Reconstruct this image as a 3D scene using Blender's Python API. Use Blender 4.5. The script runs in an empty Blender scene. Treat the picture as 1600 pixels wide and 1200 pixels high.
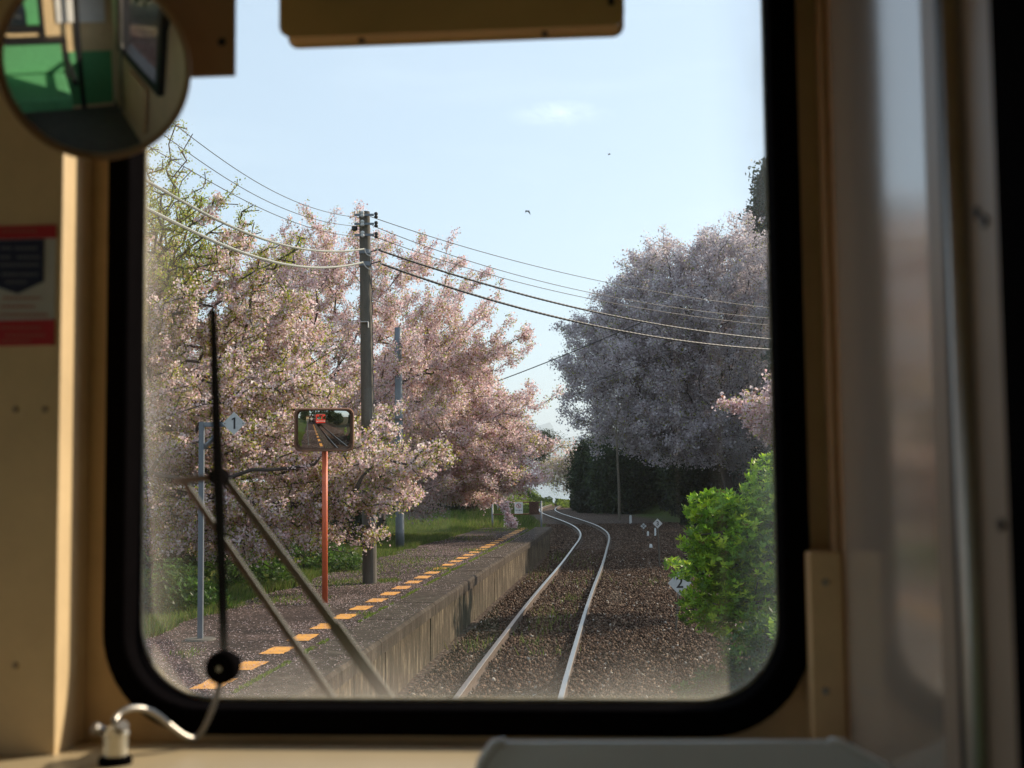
import bpy, math, random
import numpy as np
from math import radians as RAD, sin, cos, pi
from mathutils import Vector, Matrix

random.seed(7); rng = np.random.default_rng(11)
S = bpy.context.scene
COL = S.collection

# ------------------------------------------------------------------ camera
CAMZ = 2.375; F = 2000.0
PITCH = math.atan(145 / F); ROLL = RAD(0.6); TH = RAD(4.5)
Fw = np.array([0, cos(PITCH), sin(PITCH)]); R0 = np.array([1.0, 0, 0]); U0 = np.array([0, -sin(PITCH), cos(PITCH)])
Rv = R0 * cos(ROLL) - U0 * sin(ROLL); Uv = U0 * cos(ROLL) + R0 * sin(ROLL)
cd = bpy.data.cameras.new('camera'); cam = bpy.data.objects.new('camera', cd); COL.objects.link(cam)
cam.matrix_world = Matrix(((Rv[0], Uv[0], -Fw[0], 0), (Rv[1], Uv[1], -Fw[1], 0), (Rv[2], Uv[2], -Fw[2], CAMZ), (0, 0, 0, 1)))
cd.sensor_width = 36; cd.lens = 45; cd.clip_start = 0.05; cd.clip_end = 40000
cd.dof.use_dof = True; cd.dof.focus_distance = 21.0; cd.dof.aperture_fstop = 6.3
S.camera = cam
# ------------------------------------------------------------------ light
SUN_AZ = RAD(58); SUN_EL = RAD(29)
w = bpy.data.worlds.new('World'); S.world = w; w.use_nodes = True
nt = w.node_tree; nt.nodes.clear()
sky = nt.nodes.new('ShaderNodeTexSky'); sky.sky_type = 'NISHITA'; sky.sun_disc = False
sky.sun_elevation = SUN_EL; sky.sun_rotation = SUN_AZ; sky.air_density = 1.0; sky.dust_density = 0.7; sky.ozone_density = 2.0
bg = nt.nodes.new('ShaderNodeBackground'); bg.inputs[1].default_value = 0.12
wo = nt.nodes.new('ShaderNodeOutputWorld')
# thin cirrus wisps
tc = nt.nodes.new('ShaderNodeTexCoord'); mp = nt.nodes.new('ShaderNodeMapping'); mp.inputs['Scale'].default_value = (3.0, 3.0, 16.0); mp.inputs['Rotation'].default_value = (0, 0.35, 0)
nz = nt.nodes.new('ShaderNodeTexNoise'); nz.inputs['Scale'].default_value = 2.2; nz.inputs['Detail'].default_value = 8
rp = nt.nodes.new('ShaderNodeValToRGB'); rp.color_ramp.elements[0].position = 0.52; rp.color_ramp.elements[1].position = 0.85
rp.color_ramp.elements[1].color = (0.55, 0.55, 0.55, 1); rp.color_ramp.elements[0].color = (0.45, 0.45, 0.45, 1)
mx = nt.nodes.new('ShaderNodeMix'); mx.data_type = 'RGBA'; mx.inputs['B'].default_value = (6.3, 7.45, 8.15, 1)
# one small cloud patch
vs = nt.nodes.new('ShaderNodeVectorMath'); vs.operation = 'SUBTRACT'
cv = Fw + Rv * (875 - 800) / F + Uv * (600 - 178) / F; cv = cv / np.linalg.norm(cv); vs.inputs[1].default_value = tuple(cv)
vm = nt.nodes.new('ShaderNodeVectorMath'); vm.operation = 'MULTIPLY'; vm.inputs[1].default_value = (24, 24, 105)
vl = nt.nodes.new('ShaderNodeVectorMath'); vl.operation = 'LENGTH'
mr = nt.nodes.new('ShaderNodeMapRange'); mr.inputs['From Min'].default_value = 1.1; mr.inputs['From Max'].default_value = 0.0; mr.inputs['To Max'].default_value = 0.75
n2 = nt.nodes.new('ShaderNodeTexNoise'); n2.inputs['Scale'].default_value = 24; n2.inputs['Detail'].default_value = 9; n2.inputs['Roughness'].default_value = .7; n2.inputs['Distortion'].default_value = 1.5
mm = nt.nodes.new('ShaderNodeMath'); mm.operation = 'MULTIPLY'; ma = nt.nodes.new('ShaderNodeMath'); ma.operation = 'ADD'; ma.use_clamp = True
L = nt.links.new
L(tc.outputs['Generated'], mp.inputs[0]); L(mp.outputs[0], nz.inputs['Vector']); L(nz.outputs[0], rp.inputs[0])
L(tc.outputs['Generated'], vs.inputs[0]); L(vs.outputs[0], vm.inputs[0]); L(vm.outputs[0], vl.inputs[0]); L(vl.outputs['Value'], mr.inputs['Value'])
L(tc.outputs['Generated'], n2.inputs['Vector']); pw2 = nt.nodes.new('ShaderNodeMapRange'); pw2.inputs['From Min'].default_value = .38; pw2.inputs['From Max'].default_value = .72; L(n2.outputs[0], pw2.inputs['Value'])
L(mr.outputs[0], mm.inputs[0]); L(pw2.outputs[0], mm.inputs[1])
L(rp.outputs[0], ma.inputs[0]); L(mm.outputs[0], ma.inputs[1]); L(ma.outputs[0], mx.inputs['Factor'])
L(sky.outputs[0], mx.inputs['A']); L(mx.outputs['Result'], bg.inputs[0]); L(bg.outputs[0], wo.inputs[0])
sl = bpy.data.lights.new('sun', 'SUN'); sl.energy = 5.0; sl.angle = RAD(0.53); sl.color = (1.0, 0.84, 0.64)
so = bpy.data.objects.new('sun', sl); COL.objects.link(so)
SD = Vector((sin(SUN_AZ) * cos(SUN_EL), cos(SUN_AZ) * cos(SUN_EL), sin(SUN_EL)))
so.rotation_euler = SD.to_track_quat('Z', 'Y').to_euler(); so.location = (30, 20, 30)
S.view_settings.view_transform = 'Standard'; S.view_settings.look = 'None'; S.view_settings.gamma = 1; S.view_settings.exposure = 0.45
S.cycles.use_denoising = True; S.cycles.max_bounces = 10; S.cycles.transparent_max_bounces = 16; S.cycles.diffuse_bounces = 4

# ------------------------------------------------------------------ helpers
def dirp(u, v):
    return Fw + Rv * (u - 800) / F + Uv * (600 - v) / F
def at(u, v, Y):                     # point seen at pixel, world distance Y ahead
    d = dirp(u, v); t = Y / d[1]; return np.array([d[0] * t, Y, CAMZ + d[2] * t])
def gr(u, v, z):                     # point seen at pixel on level z
    d = dirp(u, v); t = (z - CAMZ) / d[2]; return np.array([d[0] * t, d[1] * t, z])
Tv = np.array([sin(TH), cos(TH), 0]); Lv = np.array([cos(TH), -sin(TH), 0])
def tw(p):                           # train frame -> world
    p = np.asarray(p, float).reshape(-1, 3)
    return p[:, :1] * Lv + p[:, 1:2] * Tv + p[:, 2:3] * np.array([0, 0, 1.0])
def pt(u, v, ly):                    # pixel -> train frame at distance ly
    d = dirp(u, v); t = ly / (d @ Tv); return (t * (d @ Lv), ly, CAMZ + t * d[2])

def tag(o, label=None, cat=None, group=None, kind=None):
    if label: o['label'] = label
    if cat: o['category'] = cat
    if group: o['group'] = group
    if kind: o['kind'] = kind
    return o
def link(o, parent=None):
    COL.objects.link(o)
    if parent is not None:
        o.parent = parent; o.matrix_parent_inverse = parent.matrix_basis.inverted()
    return o
def empty(name, loc, label, cat, group=None):
    o = bpy.data.objects.new(name, None); o.location = tuple(float(a) for a in loc); o.empty_display_size = 0.2
    COL.objects.link(o); return tag(o, label, cat, group)
def smooth(me, on=True):
    me.polygons.foreach_set('use_smooth', [on] * len(me.polygons))

class MB:
    def __init__(s): s.v = []; s.f = []; s.m = []; s.cur = 0
    def add(s, v, f):
        n = len(s.v); s.v += [tuple(float(c) for c in p) for p in v]; s.f += [tuple(n + i for i in q) for q in f]; s.m += [s.cur] * len(f); return s
    def box(s, a, b, M=None):
        (x0, y0, z0), (x1, y1, z1) = a, b
        v = [(x0, y0, z0), (x1, y0, z0), (x1, y1, z0), (x0, y1, z0), (x0, y0, z1), (x1, y0, z1), (x1, y1, z1), (x0, y1, z1)]
        if M is not None: v = [M @ Vector(p) for p in v]
        return s.add(v, [(0, 3, 2, 1), (4, 5, 6, 7), (0, 1, 5, 4), (1, 2, 6, 5), (2, 3, 7, 6), (3, 0, 4, 7)])
    def tube(s, pts, r, n=8, cap=True):
        P = np.array(pts, float); k = len(P); r = np.full(k, r) if np.isscalar(r) else np.array(r, float)
        T = np.gradient(P, axis=0); T /= np.linalg.norm(T, axis=1)[:, None] + 1e-12
        a = np.array([0, 0, 1.0]) if abs(T[0][2]) < .9 else np.array([1.0, 0, 0])
        N = np.cross(T[0], a); N /= np.linalg.norm(N); V = []
        for i in range(k):
            N = N - T[i] * (N @ T[i]); N /= np.linalg.norm(N) + 1e-12; B = np.cross(T[i], N)
            for j in range(n):
                q = 2 * pi * j / n; V.append(P[i] + r[i] * (N * cos(q) + B * sin(q)))
        f = [(i * n + j, i * n + (j + 1) % n, (i + 1) * n + (j + 1) % n, (i + 1) * n + j) for i in range(k - 1) for j in range(n)]
        if cap: f += [tuple(range(n))[::-1], tuple((k - 1) * n + j for j in range(n))]
        return s.add(V, f)
    def lathe(s, prof, c, ax=(0, 0, 1), n=20):
        ax = Vector(ax).normalized(); q = Vector((0, 0, 1)).rotation_difference(ax); V = []
        for (r, h) in prof:
            for j in range(n):
                a = 2 * pi * j / n; p = q @ Vector((r * cos(a), r * sin(a), h)); V.append((p.x + c[0], p.y + c[1], p.z + c[2]))
        k = len(prof)
        f = [(i * n + j, i * n + (j + 1) % n, (i + 1) * n + (j + 1) % n, (i + 1) * n + j) for i in range(k - 1) for j in range(n)]
        f += [tuple(range(n))[::-1], tuple((k - 1) * n + j for j in range(n))]
        return s.add(V, f)
    def ring(s, A, B, y0, y1):        # solid ring between loops A (inner) and B (outer) of (x,z)
        n = len(A); V = [(x, y0, z) for x, z in A] + [(x, y0, z) for x, z in B] + [(x, y1, z) for x, z in A] + [(x, y1, z) for x, z in B]
        f = []
        for i in range(n):
            j = (i + 1) % n
            f += [(i, j, n + j, n + i), (2 * n + j, 2 * n + i, 3 * n + i, 3 * n + j), (j, i, 2 * n + i, 2 * n + j), (n + i, n + j, 3 * n + j, 3 * n + i)]
        return s.add(V, f)
    def build(s, name, mats, parent=None, tr=False, sm=False, bevel=0):
        v = s.v
        if tr: v = [tuple(p) for p in tw(s.v)]
        me = bpy.data.meshes.new(name); me.from_pydata(v, [], s.f)
        mats = mats if isinstance(mats, (list, tuple)) else [mats]
        for m in mats: me.materials.append(m)
        if len(mats) > 1: me.polygons.foreach_set('material_index', s.m)
        if sm: smooth(me)
        me.update(); o = bpy.data.objects.new(name, me); link(o, parent)
        if bevel:
            b = o.modifiers.new('bevel', 'BEVEL'); b.width = bevel; b.segments = 3; b.limit_method = 'ANGLE'
        return o
def rr(x0, x1, z0, z1, r, n=10):
    P = []
    for cx, cz, a0 in ((x1 - r, z0 + r, -90), (x1 - r, z1 - r, 0), (x0 + r, z1 - r, 90), (x0 + r, z0 + r, 180)):
        for i in range(n + 1):
            a = RAD(a0 + 90 * i / n); P.append((cx + r * cos(a), cz + r * sin(a)))
    return P
def quads(name, V, C, mat, parent=None, k=4):      # V (N,k,3), C (N,3)
    N = len(V); me = bpy.data.meshes.new(name)
    me.vertices.add(N * k); me.vertices.foreach_set('co', np.ascontiguousarray(V, dtype=np.float32).ravel())
    me.loops.add(N * k); me.loops.foreach_set('vertex_index', np.arange(N * k, dtype=np.int32))
    me.polygons.add(N); me.polygons.foreach_set('loop_start', np.arange(0, N * k, k, dtype=np.int32))
    me.polygons.foreach_set('loop_total', np.full(N, k, dtype=np.int32)) if False else None
    me.update(calc_edges=True)
    at_ = me.attributes.new('tint', 'FLOAT_VECTOR', 'FACE'); at_.data.foreach_set('vector', np.ascontiguousarray(C, dtype=np.float32).ravel())
    me.materials.append(mat); o = bpy.data.objects.new(name, me); return link(o, parent)
def indexed(name, V, Fq, C, mat, parent=None):      # V (n,3), Fq (m,k), C(m,3) or None
    k = Fq.shape[1]; me = bpy.data.meshes.new(name)
    me.vertices.add(len(V)); me.vertices.foreach_set('co', np.ascontiguousarray(V, dtype=np.float32).ravel())
    me.loops.add(Fq.size); me.loops.foreach_set('vertex_index', np.ascontiguousarray(Fq, dtype=np.int32).ravel())
    me.polygons.add(len(Fq)); me.polygons.foreach_set('loop_start', np.arange(0, Fq.size, k, dtype=np.int32))
    me.update(calc_edges=True)
    if C is not None:
        a = me.attributes.new('tint', 'FLOAT_VECTOR', 'FACE'); a.data.foreach_set('vector', np.ascontiguousarray(C, dtype=np.float32).ravel())
    me.materials.append(mat); o = bpy.data.objects.new(name, me); return link(o, parent)

# ------------------------------------------------------------------ materials
def mat(name, col=(.5, .5, .5), rough=.6, metal=0, var=.15, scale=8, bump=0, bscale=60, ior=1.45, obj_space=False, stretch=(1, 1, 1), dark=None, coat=0):
    m = bpy.data.materials.new(name); m.use_nodes = True; n = m.node_tree; b = n.nodes['Principled BSDF']
    b.inputs['Roughness'].default_value = rough; b.inputs['Metallic'].default_value = metal; b.inputs['IOR'].default_value = ior
    if coat: b.inputs['Coat Weight'].default_value = coat; b.inputs['Coat Roughness'].default_value = .08
    g = n.nodes.new('ShaderNodeNewGeometry'); mp = n.nodes.new('ShaderNodeMapping'); mp.inputs['Scale'].default_value = stretch
    n.links.new(g.outputs['Position'], mp.inputs[0])
    t = n.nodes.new('ShaderNodeTexNoise'); t.inputs['Scale'].default_value = scale; t.inputs['Detail'].default_value = 7; t.inputs['Roughness'].default_value = .65
    n.links.new(mp.outputs[0], t.inputs['Vector'])
    r = n.nodes.new('ShaderNodeValToRGB'); r.color_ramp.elements[0].position = .3; r.color_ramp.elements[1].position = .7
    dk = dark if dark is not None else tuple(c * (1 - var) for c in col)
    r.color_ramp.elements[0].color = (*dk, 1); r.color_ramp.elements[1].color = (*[min(1, c * (1 + var)) for c in col], 1)
    n.links.new(t.outputs[0], r.inputs[0]); n.links.new(r.outputs[0], b.inputs['Base Color'])
    if bump:
        t2 = n.nodes.new('ShaderNodeTexNoise'); t2.inputs['Scale'].default_value = bscale; t2.inputs['Detail'].default_value = 5
        n.links.new(mp.outputs[0], t2.inputs['Vector'])
        bp = n.nodes.new('ShaderNodeBump'); bp.inputs['Strength'].default_value = bump; bp.inputs['Distance'].default_value = .01
        n.links.new(t2.outputs[0], bp.inputs['Height']); n.links.new(bp.outputs[0], b.inputs['Normal'])
    return m
def leafmat(name, trans=.45, rough=.5, spec=True):
    m = bpy.data.materials.new(name); m.use_nodes = True; n = m.node_tree; n.nodes.clear()
    a = n.nodes.new('ShaderNodeAttribute'); a.attribute_name = 'tint'
    b = n.nodes.new('ShaderNodeBsdfPrincipled'); b.inputs['Roughness'].default_value = rough
    b.inputs['Specular IOR Level'].default_value = .5 if spec else .15
    t = n.nodes.new('ShaderNodeBsdfTranslucent'); x = n.nodes.new('ShaderNodeMixShader'); x.inputs[0].default_value = trans
    o = n.nodes.new('ShaderNodeOutputMaterial'); lk = n.links.new
    lk(a.outputs['Vector'], b.inputs['Base Color']); lk(a.outputs['Vector'], t.inputs[0]); lk(b.outputs[0], x.inputs[1]); lk(t.outputs[0], x.inputs[2]); lk(x.outputs[0], o.inputs[0])
    return m
M = {}
M['blossom'] = leafmat('cherry_blossom', .54, .7, False)
M['leaf'] = leafmat('leaf', .5, .6)
M['broadleaf'] = leafmat('broad_leaf', .46, .5)
M['grass'] = leafmat('grass_blade', .45, .6, False)
M['stone'] = leafmat('ballast_stone', 0.0, .85, False)
M['bark'] = mat('bark', (.065, .05, .043), .9, var=.45, scale=14, bump=.4)
M['palebark'] = mat('pale_bark', (.11, .09, .065), .9, var=.3, scale=14)
M['concrete'] = mat('pole_concrete', (.105, .092, .075), .85, var=.25, scale=3, stretch=(6, 6, 1), bump=.15)
M['polegrey'] = mat('grey_pole_paint', (.15, .17, .195), .45, var=.12, scale=5, metal=.3)
M['orange'] = mat('orange_pole_paint', (.62, .12, .045), .5, var=.15, scale=6)
M['white'] = mat('white_enamel', (.72, .72, .7), .5, var=.08)
M['signgrey'] = mat('weathered_white_plate', (.5, .5, .49), .6, var=.12, scale=12)
M['black'] = mat('black_paint', (.015, .015, .017), .5, var=.1)
M['rubber'] = mat('black_rubber', (.0035, .003, .0035), .8, var=.15, scale=30, ior=1.12)
M['rubber'].node_tree.nodes['Principled BSDF'].inputs['Specular IOR Level'].default_value = 0.02
M['red'] = mat('red_print', (.45, .02, .03), .5, var=.08)
M['navy'] = mat('navy_print', (.012, .018, .06), .5, var=.08)
M['wire'] = mat('dark_wire', (.05, .05, .055), .6, var=.1)
M['cable'] = mat('grey_cable_wrap', (.26, .27, .24), .55, var=.2, scale=30)
M['darkrust'] = mat('dark_rusty_sheet', (.06, .025, .018), .9, var=.4, scale=20)
M['rust'] = mat('rusty_iron', (.17, .075, .04), .85, var=.4, scale=20, bump=.2)
M['steel'] = mat('polished_rail_steel', (.5, .48, .455), .33, metal=1, var=.1, scale=2, stretch=(1, .3, 1))
M['railside'] = mat('rusty_rail_side', (.095, .062, .045), .8, var=.3, scale=10)
M['sleeper'] = mat('weathered_sleeper', (.1, .068, .05), .9, var=.4, scale=9, bump=.4, stretch=(1, 5, 1))
M['cream'] = mat('cream_cab_paint', (.66, .50, .29), .42, var=.09, scale=11, bump=.06, bscale=90)
M['tan'] = mat('tan_cab_panel', (.62, .43, .225), .45, var=.12, scale=9, bump=.08, bscale=80)
M['trim'] = mat('pale_plastic_trim', (.72, .74, .75), .35, var=.05)
M['vcase'] = mat('olive_brown_case', (.66, .47, .2), .5, var=.08, scale=9)
M['brown'] = mat('brown_cab_trim', (.42, .26, .14), .45, var=.15, scale=5)
M['darktrim'] = mat('dark_pillar_trim', (.3, .225, .165), .45, var=.1)
M['metal'] = mat('brushed_metal', (.36, .34, .31), .38, metal=1, var=.1)
M['greyplastic'] = mat('grey_cowl', (.80, .83, .84), .3, var=.06)
M['green'] = mat('green_moquette', (.1, .34, .15), .9, var=.2, scale=40)
M['teal'] = mat('teal_vinyl', (.01, .17, .17), .4, var=.1)
M['trainred'] = mat('red_train_paint', (.6, .045, .03), .35, var=.05)
M['floor'] = mat('cab_floor', (.1, .1, .09), .7)
M['bird'] = mat('bird_feathers', (.02, .022, .028), .8)
def simple_mirror(name, rough, tint=(.85, .86, .86)):
    m = mat(name, tint, rough, metal=1, var=.04, scale=6); return m
M['mirror'] = simple_mirror('mirror_surface', .015)
M['mirror2'] = simple_mirror('convex_mirror_acrylic', .02, (.66, .65, .63))

# ground: ballast & soil
def ground_mat():
    m = bpy.data.materials.new('ballast_and_soil'); m.use_nodes = True; n = m.node_tree; b = n.nodes['Principled BSDF']; b.inputs['Specular IOR Level'].default_value = .12; b.inputs['Roughness'].default_value = .9
    g = n.nodes.new('ShaderNodeNewGeometry'); lk = n.links.new
    v = n.nodes.new('ShaderNodeTexVoronoi'); v.inputs['Scale'].default_value = 18; lk(g.outputs['Position'], v.inputs['Vector'])
    sp = n.nodes.new('ShaderNodeSeparateColor'); lk(v.outputs['Color'], sp.inputs[0])
    r = n.nodes.new('ShaderNodeValToRGB'); e = r.color_ramp.elements
    e[0].color = (.035, .022, .017, 1); e[1].color = (.17, .13, .105, 1); e.new(.6).color = (.085, .055, .042, 1); lk(sp.outputs[0], r.inputs[0])
    n2 = n.nodes.new('ShaderNodeTexNoise'); n2.inputs['Scale'].default_value = .5; n2.inputs['Detail'].default_value = 8; lk(g.outputs['Position'], n2.inputs['Vector'])
    a = n.nodes.new('ShaderNodeAttribute'); a.attribute_name = 'grassy'
    nz = n.nodes.new('ShaderNodeTexNoise'); nz.inputs['Scale'].default_value = 25; nz.inputs['Detail'].default_value = 6; lk(g.outputs['Position'], nz.inputs['Vector'])
    rg = n.nodes.new('ShaderNodeValToRGB'); rg.color_ramp.elements[0].color = (.02, .035, .01, 1); rg.color_ramp.elements[1].color = (.1, .16, .03, 1); rg.color_ramp.elements[0].position = .3; rg.color_ramp.elements[1].position = .7
    lk(nz.outputs[0], rg.inputs[0])
    mx = n.nodes.new('ShaderNodeMix'); mx.data_type = 'RGBA'; lk(a.outputs['Fac'], mx.inputs['Factor']); lk(r.outputs[0], mx.inputs['A']); lk(rg.outputs[0], mx.inputs['B'])
    lk(mx.outputs['Result'], b.inputs['Base Color'])
    bp = n.nodes.new('ShaderNodeBump'); bp.inputs['Strength'].default_value = .9; bp.inputs['Distance'].default_value = .04; lk(v.outputs['Distance'], bp.inputs['Height']); bp.invert = True; lk(bp.outputs[0], b.inputs['Normal'])
    return m
M['ground'] = ground_mat()
def platform_mat():
    m = bpy.data.materials.new('petal_strewn_asphalt'); m.use_nodes = True; n = m.node_tree; b = n.nodes['Principled BSDF']; b.inputs['Specular IOR Level'].default_value = .12; b.inputs['Roughness'].default_value = .92
    g = n.nodes.new('ShaderNodeNewGeometry'); lk = n.links.new
    v = n.nodes.new('ShaderNodeTexVoronoi'); v.inputs['Scale'].default_value = 42; lk(g.outputs['Position'], v.inputs['Vector'])
    sp = n.nodes.new('ShaderNodeSeparateColor'); lk(v.outputs['Color'], sp.inputs[0])
    r = n.nodes.new('ShaderNodeValToRGB'); e = r.color_ramp.elements
    e[0].color = (.03, .022, .019, 1); e[1].color = (.2, .15, .14, 1); e.new(.72).color = (.06, .044, .039, 1); e.new(.9).color = (.09, .068, .06, 1); lk(sp.outputs[0], r.inputs[0])
    n2 = n.nodes.new('ShaderNodeTexNoise'); n2.inputs['Scale'].default_value = 1.3; n2.inputs['Detail'].default_value = 9; lk(g.outputs['Position'], n2.inputs['Vector'])
    r2 = n.nodes.new('ShaderNodeValToRGB'); r2.color_ramp.elements[0].color = (.6, .58, .56, 1); r2.color_ramp.elements[1].color = (1.35, 1.25, 1.2, 1); r2.color_ramp.elements[0].position = .35; r2.color_ramp.elements[1].position = .65
    lk(n2.outputs[0], r2.inputs[0])
    mx = n.nodes.new('ShaderNodeMix'); mx.data_type = 'RGBA'; mx.blend_type = 'MULTIPLY'; mx.inputs['Factor'].default_value = 1; lk(r.outputs[0], mx.inputs['A']); lk(r2.outputs[0], mx.inputs['B'])
    lk(mx.outputs['Result'], b.inputs['Base Color'])
    bp = n.nodes.new('ShaderNodeBump'); bp.inputs['Strength'].default_value = .5; bp.inputs['Distance'].default_value = .01; lk(v.outputs['Distance'], bp.inputs['Height']); lk(bp.outputs[0], b.inputs['Normal'])
    return m
M['asphalt'] = platform_mat()
def wall_mat(name, c0, c1, c2):      # streaky stained concrete
    m = bpy.data.materials.new(name); m.use_nodes = True; n = m.node_tree; b = n.nodes['Principled BSDF']; b.inputs['Specular IOR Level'].default_value = .12; b.inputs['Roughness'].default_value = .9
    g = n.nodes.new('ShaderNodeNewGeometry'); lk = n.links.new
    mp = n.nodes.new('ShaderNodeMapping'); mp.inputs['Scale'].default_value = (4.5, 4.5, 1.1); lk(g.outputs['Position'], mp.inputs[0])
    t = n.nodes.new('ShaderNodeTexNoise'); t.inputs['Scale'].default_value = 1.2; t.inputs['Detail'].default_value = 8; t.inputs['Roughness'].default_value = .7; lk(mp.outputs[0], t.inputs['Vector'])
    r = n.nodes.new('ShaderNodeValToRGB'); e = r.color_ramp.elements; e[0].position = .33; e[1].position = .68
    e[0].color = (*c0, 1); e[1].color = (*c2, 1); e.new(.52).color = (*c1, 1); lk(t.outputs[0], r.inputs[0])
    t2 = n.nodes.new('ShaderNodeTexNoise'); t2.inputs['Scale'].default_value = 30; t2.inputs['Detail'].default_value = 6; lk(g.outputs['Position'], t2.inputs['Vector'])
    mx = n.nodes.new('ShaderNodeMix'); mx.data_type = 'RGBA'; mx.blend_type = 'OVERLAY'; mx.inputs['Factor'].default_value = .6; lk(r.outputs[0], mx.inputs['A']); lk(t2.outputs[0], mx.inputs['B'])
    lk(mx.outputs['Result'], b.inputs['Base Color'])
    bp = n.nodes.new('ShaderNodeBump'); bp.inputs['Strength'].default_value = .5; bp.inputs['Distance'].default_value = .01; lk(t2.outputs[0], bp.inputs['Height']); lk(bp.outputs[0], b.inputs['Normal'])
    return m
M['pwall'] = wall_mat('stained_platform_wall', (.032, .025, .018), (.075, .057, .04), (.24, .19, .13))
M['coping'] = wall_mat('dark_coping', (.035, .026, .02), (.06, .046, .036), (.12, .095, .075))
def yellow_mat():
    m = mat('worn_yellow_paint', (.72, .33, .055), .7, var=.12, scale=5, dark=(.5, .23, .05)); return m
M['yellow'] = yellow_mat()
def glass_mat():                     # windscreen with dust, thicker towards the seal
    m = bpy.data.materials.new('dusty_windscreen'); m.use_nodes = True; n = m.node_tree; n.nodes.clear(); lk = n.links.new
    o = n.nodes.new('ShaderNodeOutputMaterial'); a = n.nodes.new('ShaderNodeAttribute'); a.attribute_name = 'edge'
    g = n.nodes.new('ShaderNodeNewGeometry')
    t = n.nodes.new('ShaderNodeTexNoise'); t.inputs['Scale'].default_value = 9; t.inputs['Detail'].default_value = 6; lk(g.outputs['Position'], t.inputs['Vector'])
    ex = n.nodes.new('ShaderNodeMath'); ex.operation = 'POWER'; ex.inputs[1].default_value = 2.6; lk(a.outputs['Fac'], ex.inputs[0])
    mu = n.nodes.new('ShaderNodeMath'); mu.operation = 'MULTIPLY'; lk(ex.outputs[0], mu.inputs[0]); lk(t.outputs[0], mu.inputs[1])
    # round dried drops
    v = n.nodes.new('ShaderNodeTexVoronoi'); v.inputs['Scale'].default_value = 17; v.inputs['Randomness'].default_value = 1; lk(g.outputs['Position'], v.inputs['Vector'])
    dr = n.nodes.new('ShaderNodeMapRange'); dr.inputs['From Min'].default_value = .16; dr.inputs['From Max'].default_value = .08; lk(v.outputs['Distance'], dr.inputs['Value'])
    sc = n.nodes.new('ShaderNodeSeparateColor'); lk(v.outputs['Color'], sc.inputs[0])
    gt = n.nodes.new('ShaderNodeMath'); gt.operation = 'GREATER_THAN'; gt.inputs[1].default_value = .9; lk(sc.outputs[0], gt.inputs[0])
    dm = n.nodes.new('ShaderNodeMath'); dm.operation = 'MULTIPLY'; lk(dr.outputs[0], dm.inputs[0]); lk(gt.outputs[0], dm.inputs[1])
    d2 = n.nodes.new('ShaderNodeMath'); d2.operation = 'MULTIPLY'; d2.inputs[1].default_value = .03; lk(dm.outputs[0], d2.inputs[0])
    m2 = n.nodes.new('ShaderNodeMath'); m2.operation = 'MULTIPLY'; m2.inputs[1].default_value = .5; lk(mu.outputs[0], m2.inputs[0])
    ad = n.nodes.new('ShaderNodeMath'); ad.operation = 'ADD'; lk(m2.outputs[0], ad.inputs[0]); lk(d2.outputs[0], ad.inputs[1])
    a3 = n.nodes.new('ShaderNodeMath'); a3.operation = 'ADD'; a3.inputs[1].default_value = .003; a3.use_clamp = True; lk(ad.outputs[0], a3.inputs[0])
    tr = n.nodes.new('ShaderNodeBsdfTransparent'); tr.inputs[0].default_value = (.965, .98, .975, 1)
    tl = n.nodes.new('ShaderNodeBsdfTranslucent'); tl.inputs[0].default_value = (.75, .74, .66, 1)
    gl = n.nodes.new('ShaderNodeBsdfGlossy'); gl.inputs['Roughness'].default_value = 0.0
    x = n.nodes.new('ShaderNodeMixShader'); lk(a3.outputs[0], x.inputs[0]); lk(tr.outputs[0], x.inputs[1]); lk(tl.outputs[0], x.inputs[2])
    y = n.nodes.new('ShaderNodeMixShader'); y.inputs[0].default_value = .014; lk(x.outputs[0], y.inputs[1]); lk(gl.outputs[0], y.inputs[2]); lk(y.outputs[0], o.inputs[0])
    return m
M['glass'] = glass_mat()
M['sidepane'] = mat('glossy_side_pane', (.34, .29, .24), .11, var=.05, ior=3.2)
M['clear'] = mat('clear_plastic', (.6, .58, .5), .12, metal=.6, var=.1)
M['lamp'] = mat('headlamp_lens', (.8, .75, .6), .1, var=.05)
M['darkglass'] = mat('dark_glass', (.02, .025, .03), .05, var=.05)


m = M['greyplastic']; n = m.node_tree; b_ = n.nodes['Principled BSDF']; tl = n.nodes.new('ShaderNodeBsdfTranslucent'); tl.inputs[0].default_value = (.72, .7, .66, 1)
x_ = n.nodes.new('ShaderNodeMixShader'); x_.inputs[0].default_value = .3; n.links.new(b_.outputs[0], x_.inputs[1]); n.links.new(tl.outputs[0], x_.inputs[2]); n.links.new(x_.outputs[0], n.nodes['Material Output'].inputs[0])
# ------------------------------------------------------------------ track line
_cy = np.array([-30, -12, 0, 7, 14, 23.5, 28, 35, 42.4, 50, 55, 62, 69.5, 78, 85, 91, 97, 103, 111, 120, 135, 160, 200.0])
_cx = np.array([-3.7, -2.15, -1.15, -.62, -.09, .74, 1.16, 1.85, 2.5, 3.18, 3.45, 3.5, 3.2, 2.72, 2.42, 2.36, 2.6, 3.1, 3.95, 5.2, 8.2, 15, 29.0])
_fy = np.arange(-30, 200.1, .5); _fx = np.interp(_fy, _cy, _cx)
_k = np.ones(9) / 9
for _ in range(3): _fx[4:-4] = np.convolve(_fx, _k, 'valid')
def cx(y): return np.interp(y, _fy, _fx)
def edge_x(y): return cx(y) - 1.36
def left_x(y): return cx(y) - np.interp(y, [10, 30, 40, 45, 60], [4.15, 4.2, 3.85, 3.7, 3.6])
PT_Z = .63; P_END = 44.5
def heading(y): return math.atan2(cx(y + .3) - cx(y - .3), .6)

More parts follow.
